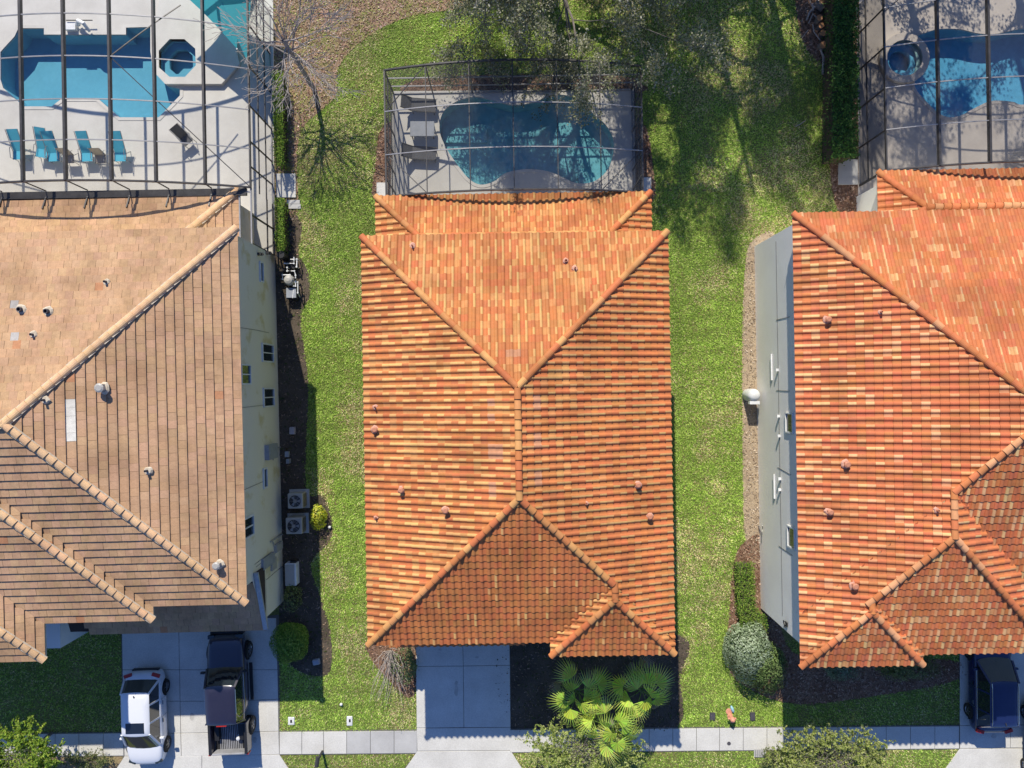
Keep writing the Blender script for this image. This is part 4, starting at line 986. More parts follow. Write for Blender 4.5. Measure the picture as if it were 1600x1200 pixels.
def stems(b, base, tips, r0=.03, col=(1, 1, 1), seed=1, bend=.15):
    q = random.Random(seed)
    for t in tips:
        p0 = Vector(base); p3 = Vector(t); pts = []
        off = Vector((q.uniform(-bend, bend), q.uniform(-bend, bend), q.uniform(-.02, .1)))
        for k in range(4): s = k / 3; pts.append(p0.lerp(p3, s) + off * math.sin(s * math.pi))
        b.tube(pts, [r0, r0 * .75, r0 * .5, r0 * .25], 4, cap=False)

def shrub(name, label, u, v, zc, r, n, size, pal, seed, cat='shrub', lump=.22, shell=.45, group=None, stem=True, extra=None):
    c = P(u, v, zc); rs = np.random.RandomState(seed)
    root = empty(name, (c.x, c.y, 0), label=label, cat=cat, group=group)
    p = blob(n, (0, 0, zc * 0.62), (r[0], r[1], zc * .5), rs, shell, lump)
    if extra is not None: p = extra(p, rs)
    leaves('foliage', p, size, pal, seed, parent=root, outward=unit(p - np.array([0, 0, zc * .5])) * .8)
    if stem:
        b = MB(); q = random.Random(seed); tips = [(q.uniform(-r[0], r[0]) * .6, q.uniform(-r[1], r[1]) * .6, zc * q.uniform(.5, .9)) for _ in range(7)]
        stems(b, (0, 0, 0), tips, .03, seed=seed); b.build('stem', M['bark'], root)
    return root

shrub('round_bush', 'glossy round bush at the corner of the left driveway', 448, 1010, 1.25, (.98, 1.05), 9000, .10, G_BRIGHT, 1, 'bush', lump=.12)
shrub('croton_bush', 'yellow leaved bush beside the two air conditioners', 495, 808, .7, (.42, .62), 900, .13, [(.55, .55, .04), (.45, .5, .05), (.6, .55, .1), (.2, .28, .04)], 2, 'bush')
shrub('leggy_shrub', 'thin leggy shrub behind the white service box', 452, 938, .9, (.5, .75), 700, .11, G_OLIVE, 3)
shrub('silver_shrub', 'big grey green shrub with pale leaves at right corner bed', 1178, 1028, 1.2, (1.15, 1.55), 11000, .12, [(.36, .44, .28), (.26, .33, .20), (.48, .55, .40), (.14, .19, .10)], 4, lump=.3)
shrub('olive_shrub', 'looser olive shrub leaning against the big pale shrub', 1206, 1052, 1.3, (.98, 1.3), 5200, .11, [(.10, .16, .045), (.16, .24, .07), (.24, .32, .11), (.06, .09, .03)], 5)
shrub('low_shrub', 'low pale shrub under the small front gable of right house', 1322, 1052, .8, (.95, .55), 1600, .09, G_GREY, 6)
shrub('low_shrub', 'spreading dark shrub between small gable and blue car', 1430, 1047, .9, (1.6, .7), 3200, .11, G_OLIVE, 7)
shrub('twiggy_shrub', 'green shrub with bare sticks left of middle driveway', 628, 1045, 1.0, (.62, 1.0), 1900, .10, [(.17, .23, .09), (.24, .30, .13), (.11, .16, .06)], 8, extra=lambda p, rs: p[(p[:, 0] > .18) | (rs.rand(len(p)) < .28)])
# its bare sticks: a thing of its own
root = empty('bare_bush', (*P(612, 1016, 0)[:2], 0), label='bundle of bare pale sticks arching over the green shrub', cat='bush')
b = MB(); q = random.Random(4); stems(b, (0, 0, 0), [(q.uniform(-.9, 1.0), q.uniform(-2.4, .3), q.uniform(.5, 2.1)) for _ in range(40)], .022, seed=5, bend=.3); b.build('twigs', M['bark_pale'], root, kind='stuff')

def hedge(name, label, corners, h, n, size, pal, seed):
    """corners: plan quad strip list [(u,v) left side..., right side reversed] at height h"""
    lp = [tuple(P(u, v, h)[:2]) for u, v in corners]; c = (sum(p[0] for p in lp) / len(lp), sum(p[1] for p in lp) / len(lp))
    lp = [(x - c[0], y - c[1]) for x, y in lp]; rs = np.random.RandomState(seed); xs = [p[0] for p in lp]; ys = [p[1] for p in lp]
    x = rs.uniform(min(xs) - .06, max(xs) + .06, n * 3); y = rs.uniform(min(ys) - .05, max(ys) + .05, n * 3)
    wob = rs.normal(0, .03, (n * 3, 2)); k = pip(x + wob[:, 0], y + wob[:, 1], lp); x, y = x[k][:n], y[k][:n]
    top = h * (0.93 + .12 * vnoise(x, y, .35, seed)); z = top * (1 - rs.rand(len(x)) ** 3.2 * .95)
    root = empty(name, (c[0], c[1], 0), label=label, cat='hedge')
    p = np.stack([x, y, z], 1); leaves('foliage', p, size, pal, seed, parent=root, up=.5)
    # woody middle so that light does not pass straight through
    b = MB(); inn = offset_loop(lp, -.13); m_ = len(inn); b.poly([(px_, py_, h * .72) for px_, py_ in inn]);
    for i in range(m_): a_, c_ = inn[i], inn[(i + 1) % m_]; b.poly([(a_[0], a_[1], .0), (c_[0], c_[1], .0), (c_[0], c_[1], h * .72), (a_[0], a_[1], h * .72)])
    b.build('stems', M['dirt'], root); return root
hedge('hedge', 'long clipped hedge beside the left pool cage', [(424, 110), (441, 110), (443, 258), (428, 258)], 1.1, 4200, .085, G_BRIGHT, 11)
hedge('hedge', 'short clipped hedge below the left concrete pad', [(429, 309), (443, 309), (444, 392), (431, 392)], 1.1, 2300, .085, G_BRIGHT, 12)
hedge('hedge', 'tall dark green hedge along the right pool cage', [(1304, -60), (1344, -60), (1342, 244), (1302, 246)], 1.6, 14000, .12, G_DARK, 13)
hedge('hedge', 'low light green hedge along the right house wall', [(1150, 880), (1179, 880), (1182, 950), (1200, 966), (1200, 990), (1158, 984), (1152, 940)], .8, 4600, .085, G_BRIGHT, 14)

# loose airy crowns at the bottom edge and the street shrubs
def airy(name, label, u, v, zc, r, nb, nl, pal, seed, cat, wood='bark', leaf=.10, twr=.012):
    c = P(u, v, zc); root = empty(name, (c.x, c.y, 0), label=label, cat=cat); q = random.Random(seed); rs = np.random.RandomState(seed); b = MB(); P_ = []
    b.tube([(0, 0, 0), (.05, .03, zc * .45), (0, 0, zc * .75)], [.09, .07, .05], 6, cap=False)
    for k in range(nb):
        a = q.uniform(0, 2 * math.pi); rr = q.uniform(.35, 1.0) ** .7; rr *= q.uniform(.85, 1.18); tip = Vector((math.cos(a) * r[0] * rr, math.sin(a) * r[1] * rr, zc * (1.12 - .30 * rr) + q.uniform(-.3, .45)))
        st = Vector((q.uniform(-.25, .25) * r[0], q.uniform(-.25, .25) * r[1], zc * q.uniform(.55, .95))); mid = st.lerp(tip, .55) + Vector((q.uniform(-.15, .15), q.uniform(-.15, .15), .12))
        b.tube([st, mid, tip], [twr, twr * .6, twr * .2], 4, cap=False)
        for j in range(3):
            s = q.uniform(.35, .95); o = mid.lerp(tip, s); tp = o + Vector((q.uniform(-.35, .35), q.uniform(-.1, .5), q.uniform(-.05, .3))); b.tube([o, tp], [twr * .4, twr * .15], 3, cap=False)
            m_ = nl // (nb * 4); tt = rs.rand(m_)[:, None]; P_.append(np.array(o) * (1 - tt) + np.array(tp) * tt + rs.normal(0, .028, (m_, 3)))
        m_ = nl // (nb * 4); tt = rs.rand(m_)[:, None]; P_.append(np.array(mid) * (1 - tt) + np.array(tip) * tt + rs.normal(0, .032, (m_, 3))); P_.append((np.array(st) * (1 - tt) + np.array(mid) * tt + rs.normal(0, .08, (m_, 3)))[::2])
    b.build('trunk', M[wood], root); leaves('crown', np.concatenate(P_), leaf, pal, seed, parent=root, up=.5); return root
airy('street_tree', 'airy small leaved tree in front of the palms', 915, 1178, 2.6, (3.1, 1.9), 150, 15000, [(.38, .46, .10), (.46, .52, .16), (.22, .30, .06), (.50, .52, .22)], 21, 'tree', 'bark')
airy('street_tree', 'bright lime green tree crown at the bottom left corner', 22, 1190, 2.8, (2.1, 1.8), 150, 17000, G_LIME, 22, 'tree', leaf=.10)
airy('street_tree', 'feathery olive green tree at the bottom right by sidewalk', 1300, 1192, 2.6, (3.0, 2.0), 170, 17000, [(.44, .50, .12), (.38, .42, .12), (.18, .24, .05), (.42, .42, .2)], 23, 'tree', 'bark')
airy('verge_shrub', 'small yellow green shrub on the verge by the white car', 135, 1192, .8, (1.3, .5), 40, 2600, G_OLIVE, 24, 'shrub', leaf=.08)
airy('verge_shrub', 'low scrubby plant at the verge right of the sidewalk grate', 1215, 1188, .9, (.9, .6), 40, 2600, G_OLIVE, 25, 'shrub', leaf=.08)

# ------------------------------------------------------------------ trees with limbs
def grow(b, q, p, d, ln, r, depth, tips, droop=0.0, spread=.6, nsub=3, sides=5, min_r=.008):
    pts = [p.copy()]; rad = [r]; n = 3; cur = p.copy(); dd = d.copy()
    for k in range(n):
        dd = (dd + Vector((q.uniform(-.22, .22), q.uniform(-.22, .22), q.uniform(-.15, .15) - droop))).normalized(); cur = cur + dd * (ln / n); pts.append(cur.copy()); rad.append(max(min_r, r * (1 - .45 * (k + 1) / n)))
    b.tube(pts, rad, sides if depth > 1 else 3, cap=False)
    if depth <= 1: tips.extend(pts[1:])
    if depth == 0: return
    for k in range(nsub):
        i = q.choice([1, 2, 3, 3]); nd = (dd + Vector((q.uniform(-1, 1), q.uniform(-1, 1), q.uniform(-.5, .7))) * spread * 1.25).normalized()
        grow(b, q, pts[i], nd, ln * q.uniform(.58, .85), rad[i] * .62, depth - 1, tips, droop, spread, nsub, sides, min_r)

def big_tree(name, label, base, h, trunk_r, limbs, pal, seed, nleaf, leaf=.11, droop=.02, wood='bark', lean=(0, 0), depth=4, spread=.6, first=.35, cat='tree', jit=.22, l0=.42, moss=0):
    root = empty(name, base, label=label, cat=cat); q = random.Random(seed); b = MB(); tips = []
    top = Vector((lean[0], lean[1], h * .75)); b.tube([(0, 0, -.1), tuple(top * .35 + Vector((.1, .05, 0))), tuple(top * .7), tuple(top)], [trunk_r * 1.25, trunk_r, trunk_r * .75, trunk_r * .45], 8, cap=False)
    for k in range(limbs):
        s = first + (1 - first) * (k + .5) / limbs; a = k * 2.4 + q.uniform(-.4, .4); el = q.uniform(.05, .6)
        grow(b, q, top * s, Vector((math.cos(a) * math.cos(el), math.sin(a) * math.cos(el), math.sin(el))), h * l0 * (1.15 - .55 * s), trunk_r * .42, depth, tips, droop, spread)
    b.build('trunk', M[wood], root); rs = np.random.RandomState(seed)
    if nleaf:
        T = np.array([tuple(t) for t in tips]); idx = rs.randint(0, len(T), nleaf); p = T[idx] + rs.normal(0, jit, (nleaf, 3)); p[:, 2] = np.maximum(p[:, 2], .3)
        if moss:
            i2 = rs.randint(0, len(T), moss * 26); m_ = T[i2[:moss]]; mp = np.repeat(m_, 26, 0) + rs.normal(0, .09, (moss * 26, 3)); mp[:, 2] -= np.tile(np.linspace(0, .9, 26), moss)
            leaves('moss', mp, .12, [(.30, .29, .26), (.22, .22, .19), (.38, .37, .33)], seed + 1, parent=root, aspect=.25, up=0)
        leaves('crown', p, leaf, pal, seed, parent=root)
    return root
big_tree('oak_tree', 'large grey green oak reaching over the middle pool cage', (1.5, 21.6, 0), 8.6, .40, 13, [(.30, .31, .17), (.20, .22, .11), (.38, .37, .25), (.13, .15, .07), (.46, .44, .36)], 31, 95000, leaf=.12, droop=.04, depth=4, l0=.49, moss=900, jit=.17)
# bare tree at top left
root = empty('bare_tree', (*P(492, 142, 0)[:2], 0), label='leafless grey tree with radiating twigs by the left cage', cat='tree')
b = MB(); q = random.Random(8); tips = []; b.tube([(0, 0, 0), (-.15, .35, 2.0), (-.5, .9, 3.6)], [.13, .11, .09], 7, cap=False)
for k in range(20):
    a = k * 2.4; el = q.uniform(-.05, .8); s = q.uniform(.62, 1.0); grow(b, q, Vector((-.5, .9, 3.6)) * s, Vector((math.cos(a) * math.cos(el), math.sin(a) * math.cos(el), math.sin(el))), 1.45, .04, 3, tips, .0, .5, min_r=.012)
b.build('trunk', M['bark_pale'], root)
for i, (x, y, h, lim, nl, sd) in enumerate(((6.2, 23.6, 15, 13, 16000, 41), (9.0, 25.0, 18, 15, 19000, 42), (12.4, 24.2, 16.5, 15, 18000, 43), (15.6, 25.5, 18, 13, 15000, 44), (19.5, 24.5, 15, 13, 7000, 46), (25.0, 25.5, 16, 13, 7000, 47))):
    big_tree('tall_tree', ['slim tree standing just behind the oak beyond the lawn', 'tallest thin tree beyond the far end of right lawn', 'sparse tree beyond the lawn near the log pile', 'thin tree standing behind the tall dark hedge', 'loose tree beyond the right pool cage', 'farthest right tree behind the blue pool'][i], (x, y, 0), h, .2, lim, G_OLIVE, sd, nl, leaf=.16, droop=.0, depth=2, l0=.15, first=.22, jit=.25, spread=.5)

# ------------------------------------------------------------------ fan palms
def fan_leaf(rs, R0=.72, nseg=19, span=2.55, droop=.28, col=(.30, .44, .06)):
    mb = MB(); a0 = -span
    hub = Vector((0, 0, 0))
    for k in range(nseg):
        a = -span + 2 * span * (k + .5) / nseg; da = 2 * span / nseg * .5
        rr = R0 * (1 - .22 * abs(a / span) ** 2) * rs.uniform(.94, 1.04); rm = rr * .52
        fold = .06 if k % 2 else -.02
        pt = lambda r, an, z: (r * math.cos(an), r * math.sin(an), z - droop * (r / R0) ** 2.2 - .08 * abs(math.sin(an)) * r)
        c = tuple(x * rs.uniform(.8, 1.15) for x in col)
        mb.poly([(0, 0, 0), pt(rm, a - da, fold * .6), pt(rm, a, -.0 + .03), pt(rm, a + da, fold * .6)], c)
        c2 = tuple(x * rs.uniform(.85, 1.1) for x in col); cc = (c2[0] * 1.1, c2[1], c2[2] * 1.4)
        mb.poly([pt(rm, a - da * .62, fold * .6), pt(rr, a + rs.uniform(-.02, .02), -rs.uniform(.02, .12)), pt(rm, a + da * .62, fold * .6)], cc)
    return mb
rs_ = random.Random(5)
fans = [fan_leaf(rs_, R0=r_, droop=d_, span=s_, col=c_).mesh('frond', M['frond']) for r_, d_, s_, c_ in ((.95, .25, 1.9, (.58, .74, .10)), (.88, .40, 1.7, (.48, .66, .08)), (1.0, .30, 1.5, (.62, .76, .14)), (.78, .5, 2.0, (.36, .54, .07)))]
dead = fan_leaf(rs_, R0=.6, droop=.7, span=1.6, col=(.28, .25, .15)).mesh('frond', M['frond'])
def palm(label, u, v, zc, seed, nf=12):
    c = P(u, v, zc); root = empty('fan_palm', (c.x, c.y, 0), seed * 1.3, label=label, cat='palm tree', group='fan palms in the bed right of the middle driveway'); q = random.Random(seed)
    b = MB(); pts = [(0, 0, 0), (.03, .02, zc * .5), (0, 0, zc)]; b.tube(pts, [.17, .13, .12], 10); b.build('trunk', M['bark'], root)
    for k in range(nf):
        a = k * 2.399 + q.uniform(-.15, .15); t = k / nf; el = 1.1 - 1.25 * t + q.uniform(-.15, .15); ln = .55 + .5 * t + q.uniform(-.1, .12)
        d = Vector((math.cos(a) * math.cos(el), math.sin(a) * math.cos(el), math.sin(el))); p1 = Vector((0, 0, zc)) + d * ln
        b = MB(); b.tube([(0, 0, zc - .05), tuple(Vector((0, 0, zc)) + d * ln * .5 + Vector((0, 0, .03))), tuple(p1)], [.022, .016, .012], 4, col=(.2, .3, .06)); st = b.build('petiole', M['frond'], root)
        o = bpy.data.objects.new('frond', dead if (k > nf - 3 and q.random() < .7) else q.choice(fans)); link(o, root)
        e2 = el * .6 - .25 + q.uniform(-.35, .35); x = Vector((math.cos(a) * math.cos(e2), math.sin(a) * math.cos(e2), math.sin(e2))); up = Vector((0, 0, 1)); y = up.cross(x).normalized(); z = x.cross(y)
        mt = Matrix((x, y, z)).transposed().to_4x4() @ Matrix.Rotation(q.uniform(-.95, .95), 4, 'X'); mt.translation = p1; o.matrix_basis = mt
palm('fan palm nearest the driveway with top half in shade', 903, 1080, 3.0, 3)
palm('fan palm nearest the right lawn with a drooping outer frond', 1003, 1078, 3.0, 5)
palm('fully sunlit fan palm leaning over the sidewalk', 957, 1134, 3.0, 8, 11)

# ------------------------------------------------------------------ vehicles (built nose toward local +y)
def loft(b, stations, ring, m=0, cap=True, col=(1, 1, 1)):
    rings = []
    for st in stations:
        half = ring(st); full = [(x, st[0], z) for x, z in half] + [(-x, st[0], z) for x, z in reversed(half[1:] if abs(half[0][0]) < 1e-6 else half)]
        # half runs from bottom outer to top centre
        rings.append(full)
    n = len(rings[0]); vs = [v for r_ in rings for v in r_]; fs = []
    for i in range(len(rings) - 1):
        for k in range(n):
            a = i * n + k; b2 = i * n + (k + 1) % n; fs.append((a, b2, b2 + n, a + n))
    if cap: fs.append(tuple(range(n))[::-1]); fs.append(tuple(range((len(rings) - 1) * n, len(rings) * n)))
    b.add(vs, fs, col, m)

def subsurf(o, lv=2):
    md = o.modifiers.new('smooth', 'SUBSURF'); md.levels = lv; md.render_levels = lv
    for p in o.data.polygons: p.use_smooth = True
    return o

def body_ring(st):
    y, w, zb, zs, zt = st      # half width, bottom z, shoulder z, top centre z
    return [(0.0, zt), (w * .45, zt - .008), (w * .80, zt - .035), (w * .93, zs), (w * .985, zs - .10), (w, zs - .32), (w * .985, zb + .12), (w * .93, zb), (w * .4, zb), (0.0, zb)][::-1]
def loft_body(b, sts):
    rings = []
    for st in sts:
        h = body_ring(st); full = [(x, st[0], z) for x, z in h] + [(-x, st[0], z) for x, z in h[::-1][1:-1]]
        rings.append(full)
    n = len(rings[0]); vs = [v for r_ in rings for v in r_]; fs = []
    for i in range(len(rings) - 1):
        for k in range(n): a = i * n + k; c = i * n + (k + 1) % n; fs.append((a, a + n, c + n, c))
    fs.append(tuple(range(n))); fs.append(tuple(range((len(rings) - 1) * n, len(rings) * n))[::-1]); b.add(vs, fs)

def wheel(root, x, y, r, w, m_rim='alloy'):
    s = 1 if x > 0 else -1; b = MB(); N = 20; prof = [(r * .62, -w / 2), (r * .94, -w / 2), (r, -w / 2 + .03), (r, w / 2 - .03), (r * .94, w / 2), (r * .62, w / 2)]
    vs = [(x + z, y + rr * math.cos(2 * math.pi * k / N), r + rr * math.sin(2 * math.pi * k / N)) for rr, z in prof for k in range(N)]
    fs = [(i * N + k, i * N + (k + 1) % N, (i + 1) * N + (k + 1) % N, (i + 1) * N + k) for i in range(len(prof) - 1) for k in range(N)]
    b.add(vs, fs); ty = b.build('wheel', M['rubber'], root)
    b = MB(); xo = x + s * (w / 2 - .03)
    b.add([(xo - s * .03, y + r * .62 * math.cos(2 * math.pi * k / N), r + r * .62 * math.sin(2 * math.pi * k / N)) for k in range(N)], [tuple(range(N))], m=1)
    for k in range(5):
        a = 2 * math.pi * k / 5 + .3; d = Vector((0, math.cos(a), math.sin(a))); c0 = Vector((xo, y, r)); b.bar(c0, c0 + d * r * .6, .05, .03)
        e = Vector((0, -d.z, d.y)); b.bar(c0 + e * .05 + d * r * .2, c0 + d * r * .58 + e * .09, .03, .03)
    b.tube([(xo, y + r * .6 * math.cos(2 * math.pi * k / 16), r + r * .6 * math.sin(2 * math.pi * k / 16)) for k in range(17)], .016, 4, cap=False)
    b.build('rim', [M[m_rim], M['dark']], ty)

def cabin(root, paint, yf0, yf1, yr1, yr0, w0, w1, zb, zt, glass='carglass', pillars=(), roofkw=None):
    """glasshouse: windscreen foot yf0, roof front yf1, roof rear yr1, rear glass foot yr0; w0 belt half width, w1 roof half width"""
    def ring(w, yf, yr, z, bow):
        pts = []
        for x, k in ((-1, 0), (-.8, .55), (-.4, .9), (0, 1), (.4, .9), (.8, .55), (1, 0)): pts.append((x * w, yf - bow + bow * k, z))
        for t in (.25, .5, .75): pts.append((w * (1 + .015 * math.sin(t * math.pi)), yf - bow + (yr - yf + 2 * bow * .6) * t, z))
        for x, k in ((1, 0), (.8, .55), (.4, .9), (0, 1), (-.4, .9), (-.8, .55), (-1, 0)): pts.append((x * w, yr + bow * .6 - bow * .6 * k, z))
        for t in (.75, .5, .25): pts.append((-w * (1 + .015 * math.sin(t * math.pi)), yf - bow + (yr - yf + 2 * bow * .6) * t, z))
        return pts
    lo = ring(w0, yf0, yr0, zb, .18); hi = ring(w1, yf1, yr1, zt - .04, .09); n = len(lo); g = MB()
    g.add(lo + hi, [(k, n + k, n + (k + 1) % n, (k + 1) % n) for k in range(n)])
    gl = g.build('windows', M[glass], root)
    # roof skin
    r = MB(); rim2 = ring(w1 + .02, yf1 + .03, yr1 - .03, zt - .055, .09); rim = ring(w1 - .02, yf1 - .02, yr1 + .02, zt - .01, .09); inn = ring(w1 * .62, yf1 - .3, yr1 + .3, zt + .025, .06)
    r.add(rim2 + rim + inn, [(k, (k + 1) % n, n + (k + 1) % n, n + k) for k in range(n)] + [(n + k, n + (k + 1) % n, 2 * n + (k + 1) % n, 2 * n + k) for k in range(n)] + [tuple(range(2 * n, 3 * n))])
    rf = r.build('roof', M[paint], root, smooth=True)
    # pillars
    for s, k0 in ((-1, 0), (1, 6), (1, 10), (-1, 16)):
        p = MB(); a = Vector(lo[k0]); c = Vector(hi[k0]); out = Vector((s * .012, 0, .01)); p.bar(a + out, c + out, .10, .05); p.build('pillar', M[paint], root)
    for yb in pillars:
        for s in (-1, 1):
            p = MB(); p.bar((s * (w0 + .016), yb, zb), (s * (w1 + .018), yb, zt - .05), .03, .09); p.build('pillar', M[paint], root)
    return rf

def mirror(root, paint, x, y, z):
    s = 1 if x > 0 else -1
    b = MB(); b.box((x + s * .10, y, z), (.22, .11, .15)); b.bar((x - s * .04, y + .03, z - .05), (x + s * .05, y, z - .03), .06); o = b.build('mirror', M[paint], root); bv = o.modifiers.new('b', 'BEVEL'); bv.width = .035; bv.segments = 2

def arch(root, x, ys, r, m='black'):
    for y in ys:
        b = MB(); s = 1 if x > 0 else -1
        b.add([(x - s * .25, y + r * math.cos(a), .0 + max(.12, r * .85 + r * math.sin(a) * .98)) for a in [math.pi * k / 12 for k in range(13)]] + [(x + s * .012, y + r * math.cos(a), max(.12, r * .85 + r * math.sin(a) * .98)) for a in [math.pi * k / 12 for k in range(13)]],
              [(k, k + 1, 14 + k, 13 + k) for k in range(12)]); b.add([(x + s * .010, y + (r) * math.cos(a), max(.12, r * .85 + r * math.sin(a))) for a in [math.pi * k / 12 for k in range(13)]], [tuple(range(13))])
        b.build('wheel_arch', M['dark'], root)

def suv(label, c, rz, paint, L=4.85, W=.97, sunroof=False, rails=None, H_=1.68, nose=+1):
    root = empty('parked_car', (c[0], c[1], 0.05), rz, label=label, cat='car', group='vehicles parked in the driveways'); h = L / 2
    b = MB(); zb = .22
    loft_body(b, [(-h, W * .72, .35, .72, .80), (-h + .06, W * .86, zb + .05, .80, .90), (-h + .28, W * .95, zb, .92, 1.02), (-h + .9, W, zb, .99, 1.06), (-.2, W, zb, .98, 1.05), (h - 1.45, W, zb, .93, .98), (h - .95, W * .985, zb, .89, .965), (h - .45, W * .95, zb, .82, .92), (h - .12, W * .84, zb + .05, .72, .80), (h, W * .66, .34, .60, .66)])
    subsurf(b.build('body', M[paint], root))
    rf = cabin(root, paint, h - .98, h - 1.92, -h + .72, -h + .28, W * .90, W * .71, .96, H_, pillars=(h - 2.55, -h + 1.35))
    for x in (-W + .10, W - .10):
        for y in (h - .92, -h + .95): wheel(root, x, y, .36, .24)
    arch(root, W - .005, (h - .92, -h + .95), .42); arch(root, -W + .005, (h - .92, -h + .95), .42)
    for s in (-1, 1): mirror(root, paint, s * W * .95, h - 1.55, 1.03)
    b = MB(); b.box((0, h - .03, .45), (W * 1.1, .08, .22)); b.build('grille', M['black'], root)
    b = MB(); b.box((0, -h + .0, .48), (W * 1.4, .08, .2)); b.build('rear_bumper', M['black'], root)
    for s in (-1, 1):
        b = MB(); b.box((s * W * .68, h - .25, .74), (.36, .22, .10), s * -.35); b.build('headlight', M['glass'], root)
        b = MB(); b.box((s * W * .74, -h + .14, .90), (.40, .16, .09), s * .3); b.build('tail_light', M['red'], root)
    b = MB()
    for (y0, y1) in ((h - 2.55, h - 1.5), (-h + 1.35, h - 2.55)):
        for s in (-1, 1): b.bar((s * (W + .003), y0 + .02, .35), (s * (W * .985), y0 + .02, .92), .012); b.box((s * (W + .012), y0 + .22, .80), (.03, .20, .035))
        b.build('door_handle', M['alloy'], root)
    b = MB(); b.bar((-.05, h - 1.14, 1.085), (.62, h - 1.26, 1.10), .018); b.build('wiper', M['black'], root)
    if sunroof: b = MB(); b.box((0, h - 2.35, H_ + .022), (.92, .52, .012)); b.build('sunroof', M['carglass'], rf)
    b = MB(); b.bar((0, -h + .95, H_ + .01), (0, -h + .82, H_ + .08), .04, .03); b.build('antenna', M['black'], rf)
    if rails:
        for s in (-1, 1): b = MB(); b.tube([(s * W * .66, h - 2.0, H_ + .0), (s * W * .675, h - 2.2, H_ + .05), (s * W * .675, -h + 1.0, H_ + .05), (s * W * .66, -h + .8, H_ + .0)], .018, 6); b.build('roof_rail', M[rails], rf)
        for s in (-1, 1): b = MB(); b.tube([(s * (W * .93), h - 1.5, .99), (s * (W * .935), 0, 1.0), (s * (W * .93), -h + .8, 1.0), (s * W * .80, -h + 1.0, 1.45)], .012, 5); b.build('window_trim', M['chrome'], root)
    return root
suv('white compact SUV with black sunroof parked in the left driveway', (-18.72, -17.05), math.pi + R(1.5), 'paint_w', 4.8, .96, True)
suv('navy blue SUV with chrome window trim under the right eave', (24.45, -15.3), R(0.5), 'paint_b', 4.9, .98, False, 'chrome', 1.74)
suv('silver car just entering the right edge of the photo', (27.35, -18.3), R(0.5), 'paint_s', 4.6, .92)

def pickup(c, rz):
    root = empty('parked_truck', (c[0], c[1], 0.05), rz, label='dark pickup truck with open cargo bed in the left driveway', cat='pickup truck', group='vehicles parked in the driveways'); L = 6.0; h = L / 2; W = .99
    b = MB(); zb = .40
    loft_body(b, [(-1.34, W * .97, zb, 1.12, 1.18), (0.0, W * .98, zb, 1.12, 1.20), (h - 1.95, W * .98, zb, 1.12, 1.22), (h - 1.2, W * .98, zb, 1.06, 1.22), (h - .5, W * .95, zb, 1.02, 1.16), (h - .15, W * .86, zb, .92, 1.03), (h, W * .7, .5, .78, .86)])
    subsurf(b.build('body', M['paint_k'], root))
    cabin(root, 'paint_k', h - 1.42, h - 2.2, -1.14, -1.34, W * .90, W * .73, 1.12, 1.90, pillars=(-.15,))
    # bed: side walls, floor, tailgate, liner ribs
    y0, y1 = -h + .05, -1.38
    for s in (-1, 1):
        b = MB(); b.box((s * (W - .085), (y0 + y1) / 2, .87), (.15, y1 - y0, .66)); o = b.build('bed_side', M['paint_k'], root); bv = o.modifiers.new('b', 'BEVEL'); bv.width = .03; bv.segments = 2
        b = MB(); b.box((s * (W - .085), (y0 + y1) / 2, 1.213), (.12, y1 - y0 - .08, .02)); b.build('rail_cap', M['black'], root)
        b = MB(); b.box((s * .62, -h + 1.18, .88), (.22, 1.0, .22)); b.build('wheel_housing', M['black'], root)
        b = MB(); b.box((s * (W - .04), -h + .03, .98), (.12, .06, .34)); b.build('tail_light', M['red'], root)
        b = MB(); b.box((s * W * .72, h - .1, .86), (.34, .18, .16)); b.build('headlight', M['glass'], root)
        mirror(root, 'black', s * W * .98, h - 1.75, 1.24)
        b = MB(); b.box((s * (W + .05), .4, .42), (.16, 1.9, .05)); b.build('side_step', M['black'], root)
        b = MB(); b.tube([(s * W * .93, h - 1.9, 1.16), (s * W * .94, .0, 1.17), (s * W * .93, -.85, 1.17), (s * W * .80, -.9, 1.55), (s * W * .765, -.6, 1.84), (s * W * .765, h - 2.4, 1.84)], .014, 5); b.build('window_trim', M['chrome'], root)
    b = MB(); b.box((0, (y0 + y1) / 2, .70), (1.62, y1 - y0, .04)); b.build('bed_floor', M['black'], root)
    for k in range(13):
        b = MB(); b.box((-.54 + k * .09, (y0 + y1) / 2, .735), (.045, y1 - y0 - .1, .03)); b.build('liner_rib', M['liner'], root)
    b = MB(); b.box((0, y0 + .02, .89), (1.66, .09, .60)); o = b.build('tailgate', M['liner'], root); bv = o.modifiers.new('b', 'BEVEL'); bv.width = .02
    b = MB(); b.box((0, y1 - .02, .89), (1.66, .06, .60)); b.build('bed_front', M['paint_k'], root)
    b = MB(); b.box((0, -h - .06, .55), (1.7, .16, .18)); b.build('rear_bumper', M['chrome'], root)
    b = MB(); b.box((0, h + .02, .58), (1.7, .14, .24)); b.build('front_bumper', M['black'], root)
    b = MB(); b.box((0, -1.2, 1.84), (.5, .04, .03)); b.build('brake_light', M['red'], root)
    for x in (-W + .08, W - .08):
        for y in (h - .98, -h + 1.18): wheel(root, x, y, .41, .27)
    arch(root, W - .003, (h - .98, -h + 1.18), .49); arch(root, -W + .003, (h - .98, -h + 1.18), .49)
    b = MB(); b.lathe((.45, -h + .75, .74), [(.13, 0), (.15, .1), (.09, .28), (.02, .3)], 10); o = b.build('white_bag', M['white'], None); o.parent = root
pickup((-14.42, -15.72), R(2.6))

